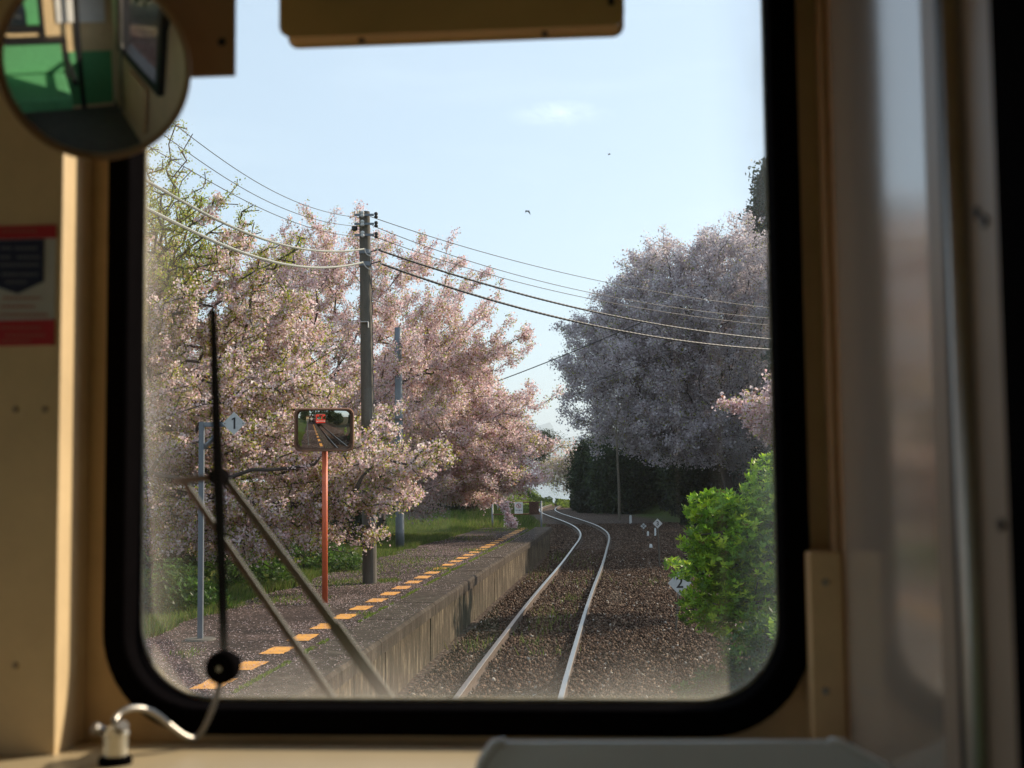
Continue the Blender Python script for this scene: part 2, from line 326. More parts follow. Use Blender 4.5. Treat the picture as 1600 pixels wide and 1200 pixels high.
# ------------------------------------------------------------------ terrain
def noise2(x, y, s):
    return (np.sin(x * 1.3 / s + 1.7 * np.sin(y * .9 / s)) + np.sin(y * 1.1 / s + 1.3 * np.sin(x * .7 / s + 2)) + .5 * np.sin((x + y) * 2.3 / s)) / 2.5
def sst(a, b, v): t = np.clip((v - a) / (b - a), 0, 1); return t * t * (3 - 2 * t)
def terr(x, y):
    d = x - cx(y)
    z = np.full_like(d, -.17)
    lev = .52 + .5 * sst(-9, -14, d) + .25 * sst(40, 55, y)
    left = np.where(y < P_END - .2, sst(-3.2, -4.0, d), sst(-1.9, -3.6, d))
    z = z + left * (lev + .17)
    z = z - .45 * sst(2.6, 4.2, d) * (1 - sst(30, 38, y)) * (1 - sst(7, 12, d))
    toe = np.interp(y, [0, 30, 45, 60, 84, 92, 110, 150], [11, 10.5, 8.2, 7, 6.4, 1.9, 1.8, 1.8])
    h = np.interp(y, [0, 30, 45, 60, 90, 120, 150], [2, 3, 6, 9, 13, 8, 3])
    z = z + h * sst(0, 16, d - toe) ** .8
    z = z + .05 * noise2(x, y, 1.1) * sst(2.2, 4, np.abs(d)) + .25 * noise2(x, y, 6) * sst(6, 14, np.abs(d))
    z = z + .9 * sst(50, 90, y) * sst(-5, -12, d)
    z = np.where(y > 118, z + (-16 - z) * sst(118, 190, y), z)
    far = sst(20, 60, -d) ; z = z + (-16 - z) * far
    return z
def build_ground():
    ys = np.concatenate([np.arange(-40, 0, 4), np.arange(0, 60, .5), np.arange(60, 130, 1), np.arange(130, 260, 6), [300, 500]])
    off = np.concatenate([[-250, -150, -90], np.arange(-60, -14, 4), np.arange(-14, -4.2, .6), [-4.05, -3.9, -3.6, -3.3, -3, -2.5, -2], np.arange(-1.8, 8, .4), np.arange(8, 40, 1.5), [50, 80, 150, 250]])
    Y, O = np.meshgrid(ys, off, indexing='ij'); X = cx(Y) + O
    Z = terr(X, Y); n, m = X.shape
    V = np.stack([X, Y, Z], -1).reshape(-1, 3); I = np.arange(n * m).reshape(n, m)
    Fq = np.stack([I[:-1, :-1], I[:-1, 1:], I[1:, 1:], I[1:, :-1]], -1).reshape(-1, 4)
    o = indexed('ground', V, Fq, None, M['ground']); smooth(o.data)
    g = np.clip(sst(-3.9, -4.2, O) + sst(4.4, 6.2, O) * (.35 + .65 * sst(52, 70, Y)) + sst(88, 96, Y) * sst(1.9, 2.6, np.abs(O)), 0, 1)
    g = g * (.75 + .25 * noise2(X, Y, .7))
    a = o.data.attributes.new('grassy', 'FLOAT', 'POINT'); a.data.foreach_set('value', g.astype(np.float32).ravel())
    tag(o, 'brown ballast bed and grassy banks around the railway line', kind='structure')
build_ground()
# sea and mountain across the bay
b = MB(); b.add([(-20000, 150, -15), (20000, 150, -15), (20000, 19000, -15), (-20000, 19000, -15)], [(0, 1, 2, 3)])
o = b.build('sea', mat('sea_water', (.03, .07, .1), .12, var=.1, scale=.02, bump=.25, bscale=.6)); tag(o, 'calm blue sea beyond the trees at the end of the line', kind='structure')
xs = np.linspace(-5200, 7200, 140)
ridge = 60 + 300 * np.exp(-((xs - 100) / 800.) ** 2) + 300 * np.exp(-((xs + 1400) / 1200) ** 2) + 260 * np.exp(-((xs - 2600) / 1500) ** 2) + 25 * np.sin(xs / 110) + 14 * np.sin(xs / 43 + 1)
V = []
for i, x in enumerate(xs):
    for (dy, k) in ((0, 0), (500, .35), (1000, .75), (1500, 1), (2400, .4), (3400, 0)):
        V.append((x + 60 * math.sin(i * 1.7 + dy), 9000 + dy + 150 * math.sin(i * .9), -18 + ridge[i] * k * (1 + .08 * math.sin(i * 2.3 + dy))))
b = MB(); b.add(V, [(i * 6 + j, (i + 1) * 6 + j, (i + 1) * 6 + j + 1, i * 6 + j + 1) for i in range(139) for j in range(5)])
o = b.build('mountain', mat('mountain_forest', (.05, .08, .05), .9, scale=.01), sm=True); tag(o, 'faint blue mountain ridge across the sea', kind='structure')

# ------------------------------------------------------------------ platform
ys = np.arange(-16, P_END + .01, .5)
b = MB()
V = []
for y in ys: V += [(left_x(y), y, PT_Z), (edge_x(y) - .57, y, PT_Z), (left_x(y), y, PT_Z - .5), (edge_x(y) - .57, y, PT_Z - .9)]
f = []
for i in range(len(ys) - 1):
    a = 4 * i; f += [(a, a + 1, a + 5, a + 4), (a + 2, a, a + 4, a + 6), (a + 1, a + 3, a + 7, a + 5)]
f += [(0, 2, 3, 1), (4 * (len(ys) - 1), 4 * (len(ys) - 1) + 1, 4 * (len(ys) - 1) + 3, 4 * (len(ys) - 1) + 2)]
b.add(V, f); plat = b.build('platform', M['asphalt']); tag(plat, 'dark asphalt station platform strewn with petals', kind='structure')
# coping: blocks ~2 m long with small joints
b = MB(); y = -16.0
while y < P_END - .3:
    y1 = min(y + 2.0 - .012, P_END); n = 4; yy = np.linspace(y, y1, n + 1); jz = random.uniform(-.004, .006); V = []
    for q in yy:
        e = edge_x(q); V += [(e - .57, q, PT_Z + .004 + jz), (e - .03, q, PT_Z + .004 + jz), (e, q, PT_Z - .03 + jz), (e, q, PT_Z - .16), (e - .57, q, PT_Z - .16)]
    f = [(5 * i + j, 5 * i + (j + 1) % 5, 5 * i + 5 + (j + 1) % 5, 5 * i + 5 + j) for i in range(n) for j in range(5)] + [(0, 1, 2, 3, 4), tuple(5 * n + k for k in range(5))]
    b.add(V, f); y += 2.0
b.build('coping', M['coping'], plat)
# side wall panels of concrete with joints
b = MB(); y = -16.0; k = 0
while y < P_END - .3:
    wdt = 1.7; y1 = min(y + wdt - .02, P_END - .02); n = 3; yy = np.linspace(y, y1, n + 1); ins = random.uniform(.06, .075); V = []
    for q in yy:
        e = edge_x(q) - ins; V += [(e, q, PT_Z - .155), (e, q, -.4), (e - .22, q, -.4), (e - .22, q, PT_Z - .155)]
    f = [(4 * i + j, 4 * i + (j + 1) % 4, 4 * i + 4 + (j + 1) % 4, 4 * i + 4 + j) for i in range(n) for j in range(4)] + [(0, 1, 2, 3), tuple(4 * n + q for q in range(4))]
    b.add(V, f); y += wdt
q0 = P_END - .05
b.box((left_x(q0) + .1, q0 - .2, -.3), (edge_x(q0) - .10, q0 + .03, PT_Z - .01))
b.build('side_wall', M['pwall'], plat)
y = 2.4; k = 0
while y < P_END - .8:
    x0 = cx(y + .33) - 2.27; h = heading(y + .3); c, s_ = cos(h), sin(h); b = MB()
    n = 7; L_, W_ = .56, .235; V = []; T = []
    for i in range(n):
        for j in (-1, 1):
            a = -L_ / 2 + L_ * i / (n - 1) + (random.uniform(-.018, .018) if 0 < i < n - 1 or True else 0); t = j * W_ / 2 + random.uniform(-.012, .012)
            V.append((x0 + t * c + a * s_, y + .33 + a * c - t * s_, PT_Z + .005))
    b.add(V, [(2 * i, 2 * i + 1, 2 * i + 3, 2 * i + 2) for i in range(n - 1)])
    b.build('yellow_marking', M['yellow'], plat); y += 1.05
# ------------------------------------------------------------------ rails and sleepers
def rail(off, label):
    prof = [(-.065, -.153), (.065, -.153), (.065, -.142), (.014, -.125), (.01, -.04), (.034, -.03), (.034, -.006), (.027, 0), (-.027, 0), (-.034, -.006), (-.034, -.03), (-.01, -.04), (-.014, -.125), (-.065, -.142)]
    ys = np.concatenate([np.arange(-24, 100, .6), np.arange(100, 160, 1.5)]); n = len(prof); b = MB(); V = []
    for y in ys:
        h = heading(y); x = cx(y) + off * cos(h); yq = y - off * sin(h)
        for (a, z) in prof: V.append((x + a * cos(h), yq - a * sin(h), z))
    for i in range(len(ys) - 1):
        for j in range(n):
            b.cur = 0 if j in (6, 7, 8) else 1
            b.add([], []); b.f.append((i * n + j, (i + 1) * n + j, (i + 1) * n + (j + 1) % n, i * n + (j + 1) % n)); b.m.append(b.cur)
    b.v = [tuple(map(float, p)) for p in V]
    o = b.build('rail', [M['steel'], M['railside']]); tag(o, label, 'rail', 'the two running rails')
rail(-.5665, 'shiny worn rail nearer the platform'); rail(.5665, 'shiny worn rail farther from the platform')
b = MB(); b.box((-1.02, -.11, -.16), (1.02, .11, 0)); pm = None
ysl = list(np.arange(4, 62, .64)); 
for i, y in enumerate(ysl):
    h = heading(y)
    if pm is None: o = b.build('sleeper', M['sleeper'], bevel=.012); pm = o
    else: o = pm.copy(); COL.objects.link(o)
    o.location = (cx(y), y, -.146 + random.uniform(-.012, .006)); o.rotation_euler = (random.uniform(-.01, .01), 0, -h + random.uniform(-.015, .015))
    tag(o, 'weathered wooden sleeper half buried in brown ballast under the rails', 'sleeper', 'wooden sleepers under the rails')

# ballast stones (stuff)
def stones(name, P, size, C, label):
    n = len(P); base = np.array([(1, 0, 0), (-1, 0, 0), (0, 1, 0), (0, -1, 0), (0, 0, 1), (0, 0, -1)], float)
    V = base[None] * rng.uniform(.55, 1.2, (n, 6, 1)) * size[:, None, None] * np.array([1, .8, .6])
    V += rng.normal(0, .18, (n, 6, 3)) * size[:, None, None]
    q = rng.normal(size=(n, 4)); q /= np.linalg.norm(q, axis=1)[:, None]; a, b_, c, d = q.T
    Rm = np.stack([1 - 2 * (c * c + d * d), 2 * (b_ * c - a * d), 2 * (b_ * d + a * c), 2 * (b_ * c + a * d), 1 - 2 * (b_ * b_ + d * d), 2 * (c * d - a * b_), 2 * (b_ * d - a * c), 2 * (c * d + a * b_), 1 - 2 * (b_ * b_ + c * c)], -1).reshape(n, 3, 3)
    V = np.einsum('nij,nkj->nki', Rm, V) + P[:, None]
    fq = np.array([(0, 2, 4), (2, 1, 4), (1, 3, 4), (3, 0, 4), (2, 0, 5), (1, 2, 5), (3, 1, 5), (0, 3, 5)])
    Fq = (fq[None] + 6 * np.arange(n)[:, None, None]).reshape(-1, 3)
    o = indexed(name, V.reshape(-1, 3), Fq, np.repeat(C, 8, 0), M['stone']); return tag(o, label, kind='stuff')
n = 120000
y = 9.5 + 34 * rng.random(n) ** 1.6; u = rng.random(n); d = -1.25 + 6.1 * u
x = cx(y) + d; keep = (np.abs(np.abs(d) - .5665) > .05); x, y, d = x[keep], y[keep], d[keep]
n = len(x); z = terr(x, y) + rng.uniform(-.005, .04, n) + .03 * (np.abs(np.abs(d) - .5665) < .13) + np.where(np.abs(d) < 1.2, .02, .03) * rng.random(n)
pal = np.array([(.085, .055, .042), (.055, .035, .028), (.13, .09, .07), (.2, .16, .13), (.1, .07, .055), (.04, .027, .022)])
C = pal[rng.integers(0, 6, n)] * rng.uniform(.6, 1.2, (n, 1)) * np.array([1.02, .9, .8]); bright = rng.random(n) < .02; C[bright] = (.36, .32, .28)
stones('ballast', np.stack([x, y, z], 1), rng.uniform(.02, .041, n), C, 'loose rusty brown ballast stones along the track')

n = 42000; y = 42 + 26 * rng.random(n); d = -2.0 + 9 * rng.random(n); keep = (np.abs(np.abs(d) - .5665) > .1); y, d = y[keep], d[keep]; x = cx(y) + d; n = len(x)
C = pal[rng.integers(0, 6, n)] * rng.uniform(.6, 1.2, (n, 1)) * np.array([1.02, .9, .8])
stones('ballast', np.stack([x, y, terr(x, y) + rng.uniform(-.01, .03, n)], 1), rng.uniform(.03, .055, n), C, 'darker ballast around the bend of the track')
# ------------------------------------------------------------------ quads of leaves etc
def rquad(P, size, flat=None, aspect=.75):
    n = len(P); a = rng.normal(size=(n, 3)); a /= np.linalg.norm(a, axis=1)[:, None]; b_ = rng.normal(size=(n, 3))
    if flat is not None: a[:, 2] *= flat; a /= np.linalg.norm(a, axis=1)[:, None]
    b_ -= (b_ * a).sum(1)[:, None] * a; b_ /= np.linalg.norm(b_, axis=1)[:, None]
    if flat is not None: b_[:, 2] *= flat
    s_ = np.asarray(size).reshape(-1, 1) / 2; A = a * s_; B = b_ * s_ * aspect
    c = np.cross(a, b_) * s_ * .35
    return np.stack([P - A, P - B * 1. + c, P + A, P + B + c], 1)
def ptint(n, pal, wts, j=.12):
    pal = np.array(pal); i = rng.choice(len(pal), n, p=np.array(wts) / sum(wts)); return np.clip(pal[i] * rng.uniform(1 - j, 1 + j, (n, 1)), 0, 1)
PET = [(.86, .71, .73), (.83, .63, .67), (.72, .47, .50), (.90, .81, .82), (.34, .17, .12), (.62, .42, .36)]
PW = [30, 26, 16, 22, 5, 8]
LF = [(.46, .5, .05), (.36, .44, .05), (.48, .4, .07), (.2, .26, .05), (.38, .2, .06)]
LW = [30, 24, 14, 14, 10]

class Tree:
    def __init__(s, base, top, envs, n, step=.35, k=.22, bias=.25, limbs=None, seed=1, sprays=0, slen=.9, pw_=2.6, bough=0, blen=1.2):
        rg = np.random.default_rng(seed); s.rg = rg
        P = [np.array(base, float)]; par = [-1]; pl = [0.]
        base = np.array(base, float); top = np.array(top, float); m = max(3, int(np.linalg.norm(top - base) / step))
        for i in range(1, m + 1):
            P.append(base + (top - base) * i / m + rg.normal(0, .05, 3) * (i < m)); par.append(len(P) - 2); pl.append(pl[-1] + np.linalg.norm(P[-1] - P[-2]))
        if limbs:
            for L_ in limbs:
                last = m
                for a, b_ in zip([top] + [np.array(q, float) for q in L_[:-1]], [np.array(q, float) for q in L_]):
                    mm = max(2, int(np.linalg.norm(b_ - a) / step))
                    for i in range(1, mm + 1):
                        P.append(a + (b_ - a) * i / mm + rg.normal(0, .045, 3)); par.append(last); pl.append(pl[last] + np.linalg.norm(P[-1] - P[last])); last = len(P) - 1
        tg = []
        w_ = np.array([e[2] for e in envs], float); w_ /= w_.sum()
        for e, q in zip(envs, w_):
            c = np.array(e[0]); r = np.array(e[1]); kk = int(n * q); v = rg.normal(size=(kk, 3)); v /= np.linalg.norm(v, axis=1)[:, None]
            tg.append(c + v * r * rg.random((kk, 1)) ** (1 / pw_) * (1 + .10 * np.sin(v[:, :1] * 9 + v[:, 2:] * 7)))
            if bough:
                pts = tg.pop(); nbg = max(3, int(bough * q)); cc = pts[rg.integers(0, len(pts), nbg)]; out = []
                for c0 in cc:
                    dd = c0 - top; dd /= np.linalg.norm(dd) + 1e-6; dd[2] += .18; dd += rg.normal(0, .16, 3); dd /= np.linalg.norm(dd); sd = np.cross(dd, [0, 0, 1.]); sd /= np.linalg.norm(sd) + 1e-6; u_ = np.cross(sd, dd)
                    m_ = max(4, kk // nbg); t_ = rg.uniform(-.6, .75, m_)[:, None]; out.append(c0 + dd * t_ * blen + sd * rg.normal(0, .26, (m_, 1)) * blen * (1 - .6 * np.abs(t_)) + u_ * rg.normal(0, .07, (m_, 1)) * blen)
                tg.append(np.concatenate(out))
            if sprays:
                for _ in range(int(sprays * q) + 1):
                    d = rg.normal(size=3); d[2] = abs(d[2]) * .8 + .1; d /= np.linalg.norm(d); o_ = c + d * r * .88; dd = d + rg.normal(0, .3, 3); dd[2] += .25; dd /= np.linalg.norm(dd)
                    tg.append(o_ + dd * slen * np.linspace(.15, 1, 5)[:, None] * rg.uniform(.6, 1.3) + rg.normal(0, .05, (5, 3)))
        tg = np.concatenate(tg); tg = tg[tg[:, 2] > base[2] + .5]
        order = np.argsort(np.linalg.norm(tg - top, axis=1)); tips = []
        buf = np.zeros((200000, 3)); plb = np.zeros(200000); N = len(P); buf[:N] = P; plb[:N] = pl; par = list(par)
        for t in tg[order]:
            d = np.linalg.norm(buf[:N] - t, axis=1) + bias * plb[:N]; j = int(np.argmin(d[max(1, m // 2):])) + max(1, m // 2)
            a = buf[j]; ln = np.linalg.norm(t - a)
            if ln < .12: continue
            mm = max(1, int(ln / step)); sag = rg.normal(0, .07, 3) * ln; sag[2] += .05 * ln; last = j
            for i in range(1, mm + 1):
                q = i / mm; buf[N] = a + (t - a) * q + sag * (q * (1 - q) * 2) + rg.normal(0, .012, 3) * (i < mm); plb[N] = plb[last] + ln / mm; par.append(last); last = N; N += 1
            tips.append(last)
            if N > 199000: break
        s.P = buf[:N].copy(); s.par = np.array(par); s.tips = np.array(tips); s.N = N
        r = np.zeros(N); ex = 2.35; leaf = np.ones(N, bool); leaf[s.par[1:]] = False
        acc = np.zeros(N); r0 = .0058
        for i in range(N - 1, 0, -1):
            if leaf[i]: acc[i] = r0 ** ex
            acc[s.par[i]] += acc[i]
        s.r = acc ** (1 / ex)
    def wood(s, name, m, parent, rmin=0, scale=1.0):
        i = np.arange(1, s.N); i = i[s.r[i] > rmin]; a = s.P[s.par[i]]; b_ = s.P[i]; ra = s.r[s.par[i]] * scale; rb = s.r[i] * scale
        ra = np.minimum(ra, rb * 1.6); d = b_ - a; d /= np.linalg.norm(d, axis=1)[:, None] + 1e-9
        up = np.where(np.abs(d[:, 2:]) < .9, np.array([[0, 0, 1.]]), np.array([[1., 0, 0]])); u_ = np.cross(d, up); u_ /= np.linalg.norm(u_, axis=1)[:, None]; v_ = np.cross(d, u_)
        K = 5; ang = 2 * pi * np.arange(K) / K
        off = u_[:, None] * np.cos(ang)[None, :, None] + v_[:, None] * np.sin(ang)[None, :, None]
        A = a[:, None] + off * ra[:, None, None]; B = b_[:, None] + off * rb[:, None, None] + d[:, None] * .01
        V = np.concatenate([A, B], 1).reshape(-1, 3); n = len(i); q = np.arange(K)
        f = np.stack([q, (q + 1) % K, K + (q + 1) % K, K + q], 1); Fq = (f[None] + 2 * K * np.arange(n)[:, None, None]).reshape(-1, 4)
        return indexed(name, V, Fq, None, m, parent)
    def spots(s, n, rmax=.02, sig=.07, per=6, csig=.04, zones=None):
        i = np.arange(1, s.N); i = i[s.r[i] < rmax]
        if zones is not None: i = i[zones(s.P[i])]
        k = max(1, n // per); j = s.rg.choice(i, k); t = s.rg.random((k, 1)); c = s.P[j] * t + s.P[s.par[j]] * (1 - t) + s.rg.normal(0, sig, (k, 3))
        return np.repeat(c, per, 0) + s.rg.normal(0, csig, (k * per, 3))

def cherry(label, base, top, envs, n, nb, nl, bs=.045, ls=.05, limbs=None, seed=1, group='cherry trees in blossom', rmin=0, sig=.08, per=6, csig=.04, pal=PET, pw=PW, lzone=None, bzone=None, wscale=1.0, step=.35, sprays=40, slen=.9, pw_=2.6, bough=0, blen=1.2, rmax=.016, k=1.0):
    if k != 1:
        sc = lambda p: (p[0] * k, p[1] * k, CAMZ + (p[2] - CAMZ) * k); base = (base[0] * k, base[1] * k, base[2]); top = sc(top); envs = [(sc(e[0]), tuple(r * k for r in e[1]), e[2]) for e in envs]; limbs = [[sc(p) for p in l] for l in limbs] if limbs else None
    T = Tree(base, top, envs, n, seed=seed, limbs=limbs, step=step, sprays=sprays, slen=slen, pw_=pw_, bough=bough, blen=blen)
    root = empty('cherry_tree', base, label, 'tree', group)
    T.wood('trunk', M['bark'], root, rmin, wscale)
    P = T.spots(nb, rmax, sig, per, csig, bzone); q = rquad(P, rng.uniform(.5, 1.4, len(P)) * bs, aspect=.9)
    quads('blossom', q, ptint(len(P), pal, pw), M['blossom'], root)
    if nl:
        P = T.spots(nl, rmax * .9, sig * .9, 4, csig, lzone); q = rquad(P, rng.uniform(.7, 1.3, len(P)) * ls, aspect=.5)
        quads('foliage', q, ptint(len(P), LF, LW, .25), M['leaf'], root)
    return T
# left side trees
Y1 = 20.3
cherry('nearest leafy cherry tree, its thin branches fanning out above the number one stop sign', (-8.9, Y1, .6), (-8.1, Y1, 2.4),
       [((-6.6, Y1, 3.9), (3.4, 1.9, 2.3), 5), ((-6.0, Y1, 5.8), (2.5, 1.6, 1.55), 2.6), ((-4.5, Y1 - .2, 2.75), (2.15, 1.5, 1.35), 3.2), ((-6.1, Y1, 1.9), (1.9, 1.3, .9), 1), ((-2.45, Y1 - .1, 2.3), (1.0, .6, .75), 1.2), ((-4.5, Y1 - .3, 1.55), (1.7, .9, .5), 1), ((-5.6, Y1, 5.75), (1.2, 1.2, 1.05), 1.2), ((-5.6, Y1 - .4, 4.6), (1.3, 1.2, 1.2), 1.5)], 5600, 165000, 120000,
       limbs=[[(-6.8, Y1, 3.2), (-5.4, Y1, 3.5), (-3.6, Y1, 3.9)], [(-7.1, Y1, 4.0), (-5.9, Y1 - .2, 5.4), (-4.6, Y1, 6.5)], [(-7.3, Y1, 4.7), (-6.7, Y1, 7.0)], [(-6.6, Y1, 2.3), (-4.9, Y1 - .3, 2.1), (-3.5, Y1 - .4, 1.9)], [(-6.2, Y1 - 1.3, 3.0), (-4.9, Y1 - 1.5, 3.35), (-3.5, Y1 - 1.4, 3.75), (-2.7, Y1 - 1.2, 4.3)], [(-6.0, Y1 - 1.2, 2.5), (-4.6, Y1 - 1.4, 2.35), (-3.3, Y1 - 1.2, 2.6)]],
       seed=3, bs=.043, ls=.045, bzone=lambda p: p[:, 2] < 5.9 + .8 * np.sin(p[:, 0] * 4), step=.3, sig=.03, per=8, csig=.042, sprays=60, slen=.8, wscale=1.35, bough=210, blen=1.2)
cherry('tall pink cherry tree behind the big utility pole', (-5.6, 28.5, .6), (-5.2, 28.5, 2.6),
       [((-3.7, 28.5, 4.7), (2.9, 2.3, 2.9), 5), ((-1.9, 28.5, 4.4), (2.0, 2.0, 2.1), 3), ((-2.3, 28.5, 6.2), (1.5, 1.4, 1.0), .8), ((-4.9, 28.5, 6.6), (1.6, 1.4, 1.1), 1.2), ((-1.4, 28.8, 3.1), (2.0, 1.7, 1.2), 1.6)], 2400, 190000, 42000, bs=.05, ls=.06, seed=5, sig=.05, per=9, csig=.06, sprays=90, slen=1.2, bough=110, blen=1.7, k=1.22,
       limbs=[[(-4.2, 28.5, 4.2), (-3, 28.5, 6.4), (-2.2, 28.5, 7.3)], [(-3.6, 28, 3.6), (-1.5, 28, 5.1), (-.6, 28, 6)], [(-3.8, 27.6, 3.1), (-1.2, 27.8, 3.9)]])
cherry('pink cherry tree filling the gap behind the nearest leafy one', (-10, 26, .6), (-9.2, 26, 2.4),
       [((-7.2, 26, 4.1), (3.4, 2.1, 2.5), 5), ((-5.2, 26.4, 3.4), (2.3, 2, 2.0), 2)], 1700, 120000, 60000, bs=.05, ls=.055, seed=8, sig=.05, per=9, csig=.06, sprays=50, bough=90, blen=1.5)
cherry('pink cherry tree drooping low over the fenced end of the platform', (-4.2, 39.5, .7), (-3.7, 39.3, 2.4),
       [((-2.8, 38.5, 4.1), (2.3, 2.2, 2.0), 4), ((-1.5, 38.5, 2.9), (1.6, 1.8, 1.2), 3), ((-1.9, 38, 2.2), (2.3, 1.8, .85), 1.6)], 2200, 180000, 30000, bs=.064, ls=.07, seed=13, sig=.07, per=9, csig=.08, sprays=90, slen=.6, bough=110, blen=1.4)
o_hang = Tree((-.35, 43.6, 2.3), (-.3, 43.6, 1.9), [((-.28, 43.6, 1.15), (.16, .2, .55), 1)], 30, seed=4)
# pale far tree at the end
cherry('small pale cherry tree far off where the line bends away', (5.6, 116, -.2), (5.4, 116, 1.2), [((5.2, 116, 2.7), (2.7, 2.2, 1.6), 1), ((7.8, 117, 3.0), (2, 2, 1.6), .6)], 420, 11000, 3000, bs=.15, ls=.16, seed=21, sig=.25, csig=.15,
       pal=[(.7, .6, .56), (.62, .5, .46), (.5, .4, .34)], pw=[1, 1, .6], wscale=2.2)
root = empty('slender_tree', at(967, 800, 60), 'slender pale bare trunk standing in the shade below the domed cherry tree', 'tree')
b = MB(); b.tube([at(968, 812, 60), at(967, 760, 60), at(964, 700, 60), at(963, 665, 60), at(965, 640, 60)], [.07, .06, .05, .035, .02], 9); b.build('trunk', M['palebark'], root)
for k, q in enumerate([((964, 690), (980, 655)), ((963, 665), (950, 638)), ((965, 645), (976, 622))]):
    b = MB(); b.tube([at(*q[0], 60), at((q[0][0] + q[1][0]) / 2, (q[0][1] + q[1][1]) / 2 + 4, 60.2), at(*q[1], 60.5)], [.03, .02, .01], 6); b.build('branch', M['palebark'], root)
# right side
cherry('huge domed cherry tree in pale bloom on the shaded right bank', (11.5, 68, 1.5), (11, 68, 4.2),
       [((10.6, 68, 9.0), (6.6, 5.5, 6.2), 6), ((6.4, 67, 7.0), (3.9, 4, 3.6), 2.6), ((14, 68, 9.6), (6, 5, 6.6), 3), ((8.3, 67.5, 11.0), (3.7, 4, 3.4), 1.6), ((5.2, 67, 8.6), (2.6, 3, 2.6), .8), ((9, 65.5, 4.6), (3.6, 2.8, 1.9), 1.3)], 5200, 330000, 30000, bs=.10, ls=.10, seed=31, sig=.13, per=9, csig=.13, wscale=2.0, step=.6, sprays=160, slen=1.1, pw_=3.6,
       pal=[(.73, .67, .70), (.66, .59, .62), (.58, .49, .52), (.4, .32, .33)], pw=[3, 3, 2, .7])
cherry('small sunlit cherry tree above the bright green bush', (8.4, 27, -.3), (7.6, 26.5, 1.8), [((6.5, 25.5, 3.75), (1.6, 1.5, .85), 1), ((5.3, 25.5, 3.45), (.75, .8, .45), .5)], 420, 24000, 6000, bs=.06, ls=.06, seed=33, sig=.05, per=8, csig=.05, sprays=12, slen=.5)
def leafy(name, label, base, top, envs, n, nl, ls, pal, pw, seed, barkm='bark', sig=.2, csig=.12, wscale=1.5, cat='tree', group=None, m='broadleaf', asp=.55, per=6, step=.5, part='crown', tpart='trunk', flat=None):
    T = Tree(base, top, envs, n, seed=seed, step=step); root = empty(name, base, label, cat, group)
    T.wood(tpart, M[barkm], root, 0, wscale); P = T.spots(nl, .02, sig, per, csig)
    quads(part, rquad(P, rng.uniform(.7, 1.3, len(P)) * ls, aspect=asp, flat=flat), ptint(len(P), pal, pw, .25), M[m], root); return T
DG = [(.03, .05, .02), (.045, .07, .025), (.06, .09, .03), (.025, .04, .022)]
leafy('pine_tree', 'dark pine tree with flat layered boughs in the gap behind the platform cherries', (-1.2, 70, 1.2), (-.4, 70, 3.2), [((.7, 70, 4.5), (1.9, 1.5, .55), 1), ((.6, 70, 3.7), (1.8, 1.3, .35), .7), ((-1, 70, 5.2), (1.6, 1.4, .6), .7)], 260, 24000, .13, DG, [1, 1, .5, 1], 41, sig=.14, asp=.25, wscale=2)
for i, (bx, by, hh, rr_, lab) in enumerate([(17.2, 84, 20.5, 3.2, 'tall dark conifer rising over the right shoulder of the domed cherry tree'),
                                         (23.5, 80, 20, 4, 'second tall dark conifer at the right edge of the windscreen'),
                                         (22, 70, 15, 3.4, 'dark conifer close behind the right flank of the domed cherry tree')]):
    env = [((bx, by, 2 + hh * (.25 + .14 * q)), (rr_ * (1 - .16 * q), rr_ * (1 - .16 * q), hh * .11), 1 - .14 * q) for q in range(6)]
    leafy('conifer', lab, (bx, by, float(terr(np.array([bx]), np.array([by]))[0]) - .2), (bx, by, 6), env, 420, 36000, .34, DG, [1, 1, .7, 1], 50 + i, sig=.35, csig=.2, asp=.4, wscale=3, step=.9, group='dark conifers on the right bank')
EVER = [(7.6, 86, 5.6, 2.4), (10.4, 88, 8, 3), (6.3, 95, 4.6, 1.8), (13, 84, 8, 3.3), (11.4, 77, 5.4, 2.4), (16, 76, 7, 3.0)]
EL = ['dark evergreen shrub tree at the foot of the right bank, second from the track', 'rounded dark evergreen behind the domed cherry tree', 'lowest dark evergreen beside the bend of the track',
      'broad dark evergreen in the deep shade under the domed cherry tree', 'dark evergreen in front of the domed cherry tree trunk', 'dark evergreen under the right side of the domed cherry tree']
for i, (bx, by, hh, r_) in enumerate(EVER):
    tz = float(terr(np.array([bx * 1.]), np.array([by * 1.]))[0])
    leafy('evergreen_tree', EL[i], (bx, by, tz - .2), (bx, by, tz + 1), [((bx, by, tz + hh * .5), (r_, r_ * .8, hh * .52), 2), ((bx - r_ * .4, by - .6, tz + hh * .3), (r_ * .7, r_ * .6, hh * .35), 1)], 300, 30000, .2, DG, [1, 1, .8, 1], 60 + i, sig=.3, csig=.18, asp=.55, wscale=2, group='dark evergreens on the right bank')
# evergreens right of the frame that shade the bend
for i, (bx, by, hh, r_) in enumerate([(15.5, 47, 9.5, 2.6), (16.5, 52, 10, 2.8), (14.5, 57, 9, 2.7), (17.5, 62, 12, 3.2), (22, 50, 12, 3)]):
    tz = float(terr(np.array([bx * 1.]), np.array([by * 1.]))[0])
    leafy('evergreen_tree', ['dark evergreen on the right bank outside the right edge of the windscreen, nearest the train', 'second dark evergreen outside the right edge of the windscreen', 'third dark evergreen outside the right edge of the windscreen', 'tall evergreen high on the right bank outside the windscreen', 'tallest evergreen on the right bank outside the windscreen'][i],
          (bx, by, tz - .2), (bx, by, tz + 1), [((bx, by, tz + hh * .5), (r_, r_, hh * .5), 1)], 260, 16000, .34, DG, [1, 1, .7, 1], 80 + i, sig=.3, csig=.2, asp=.6, wscale=2, group='dark evergreens on the right bank')

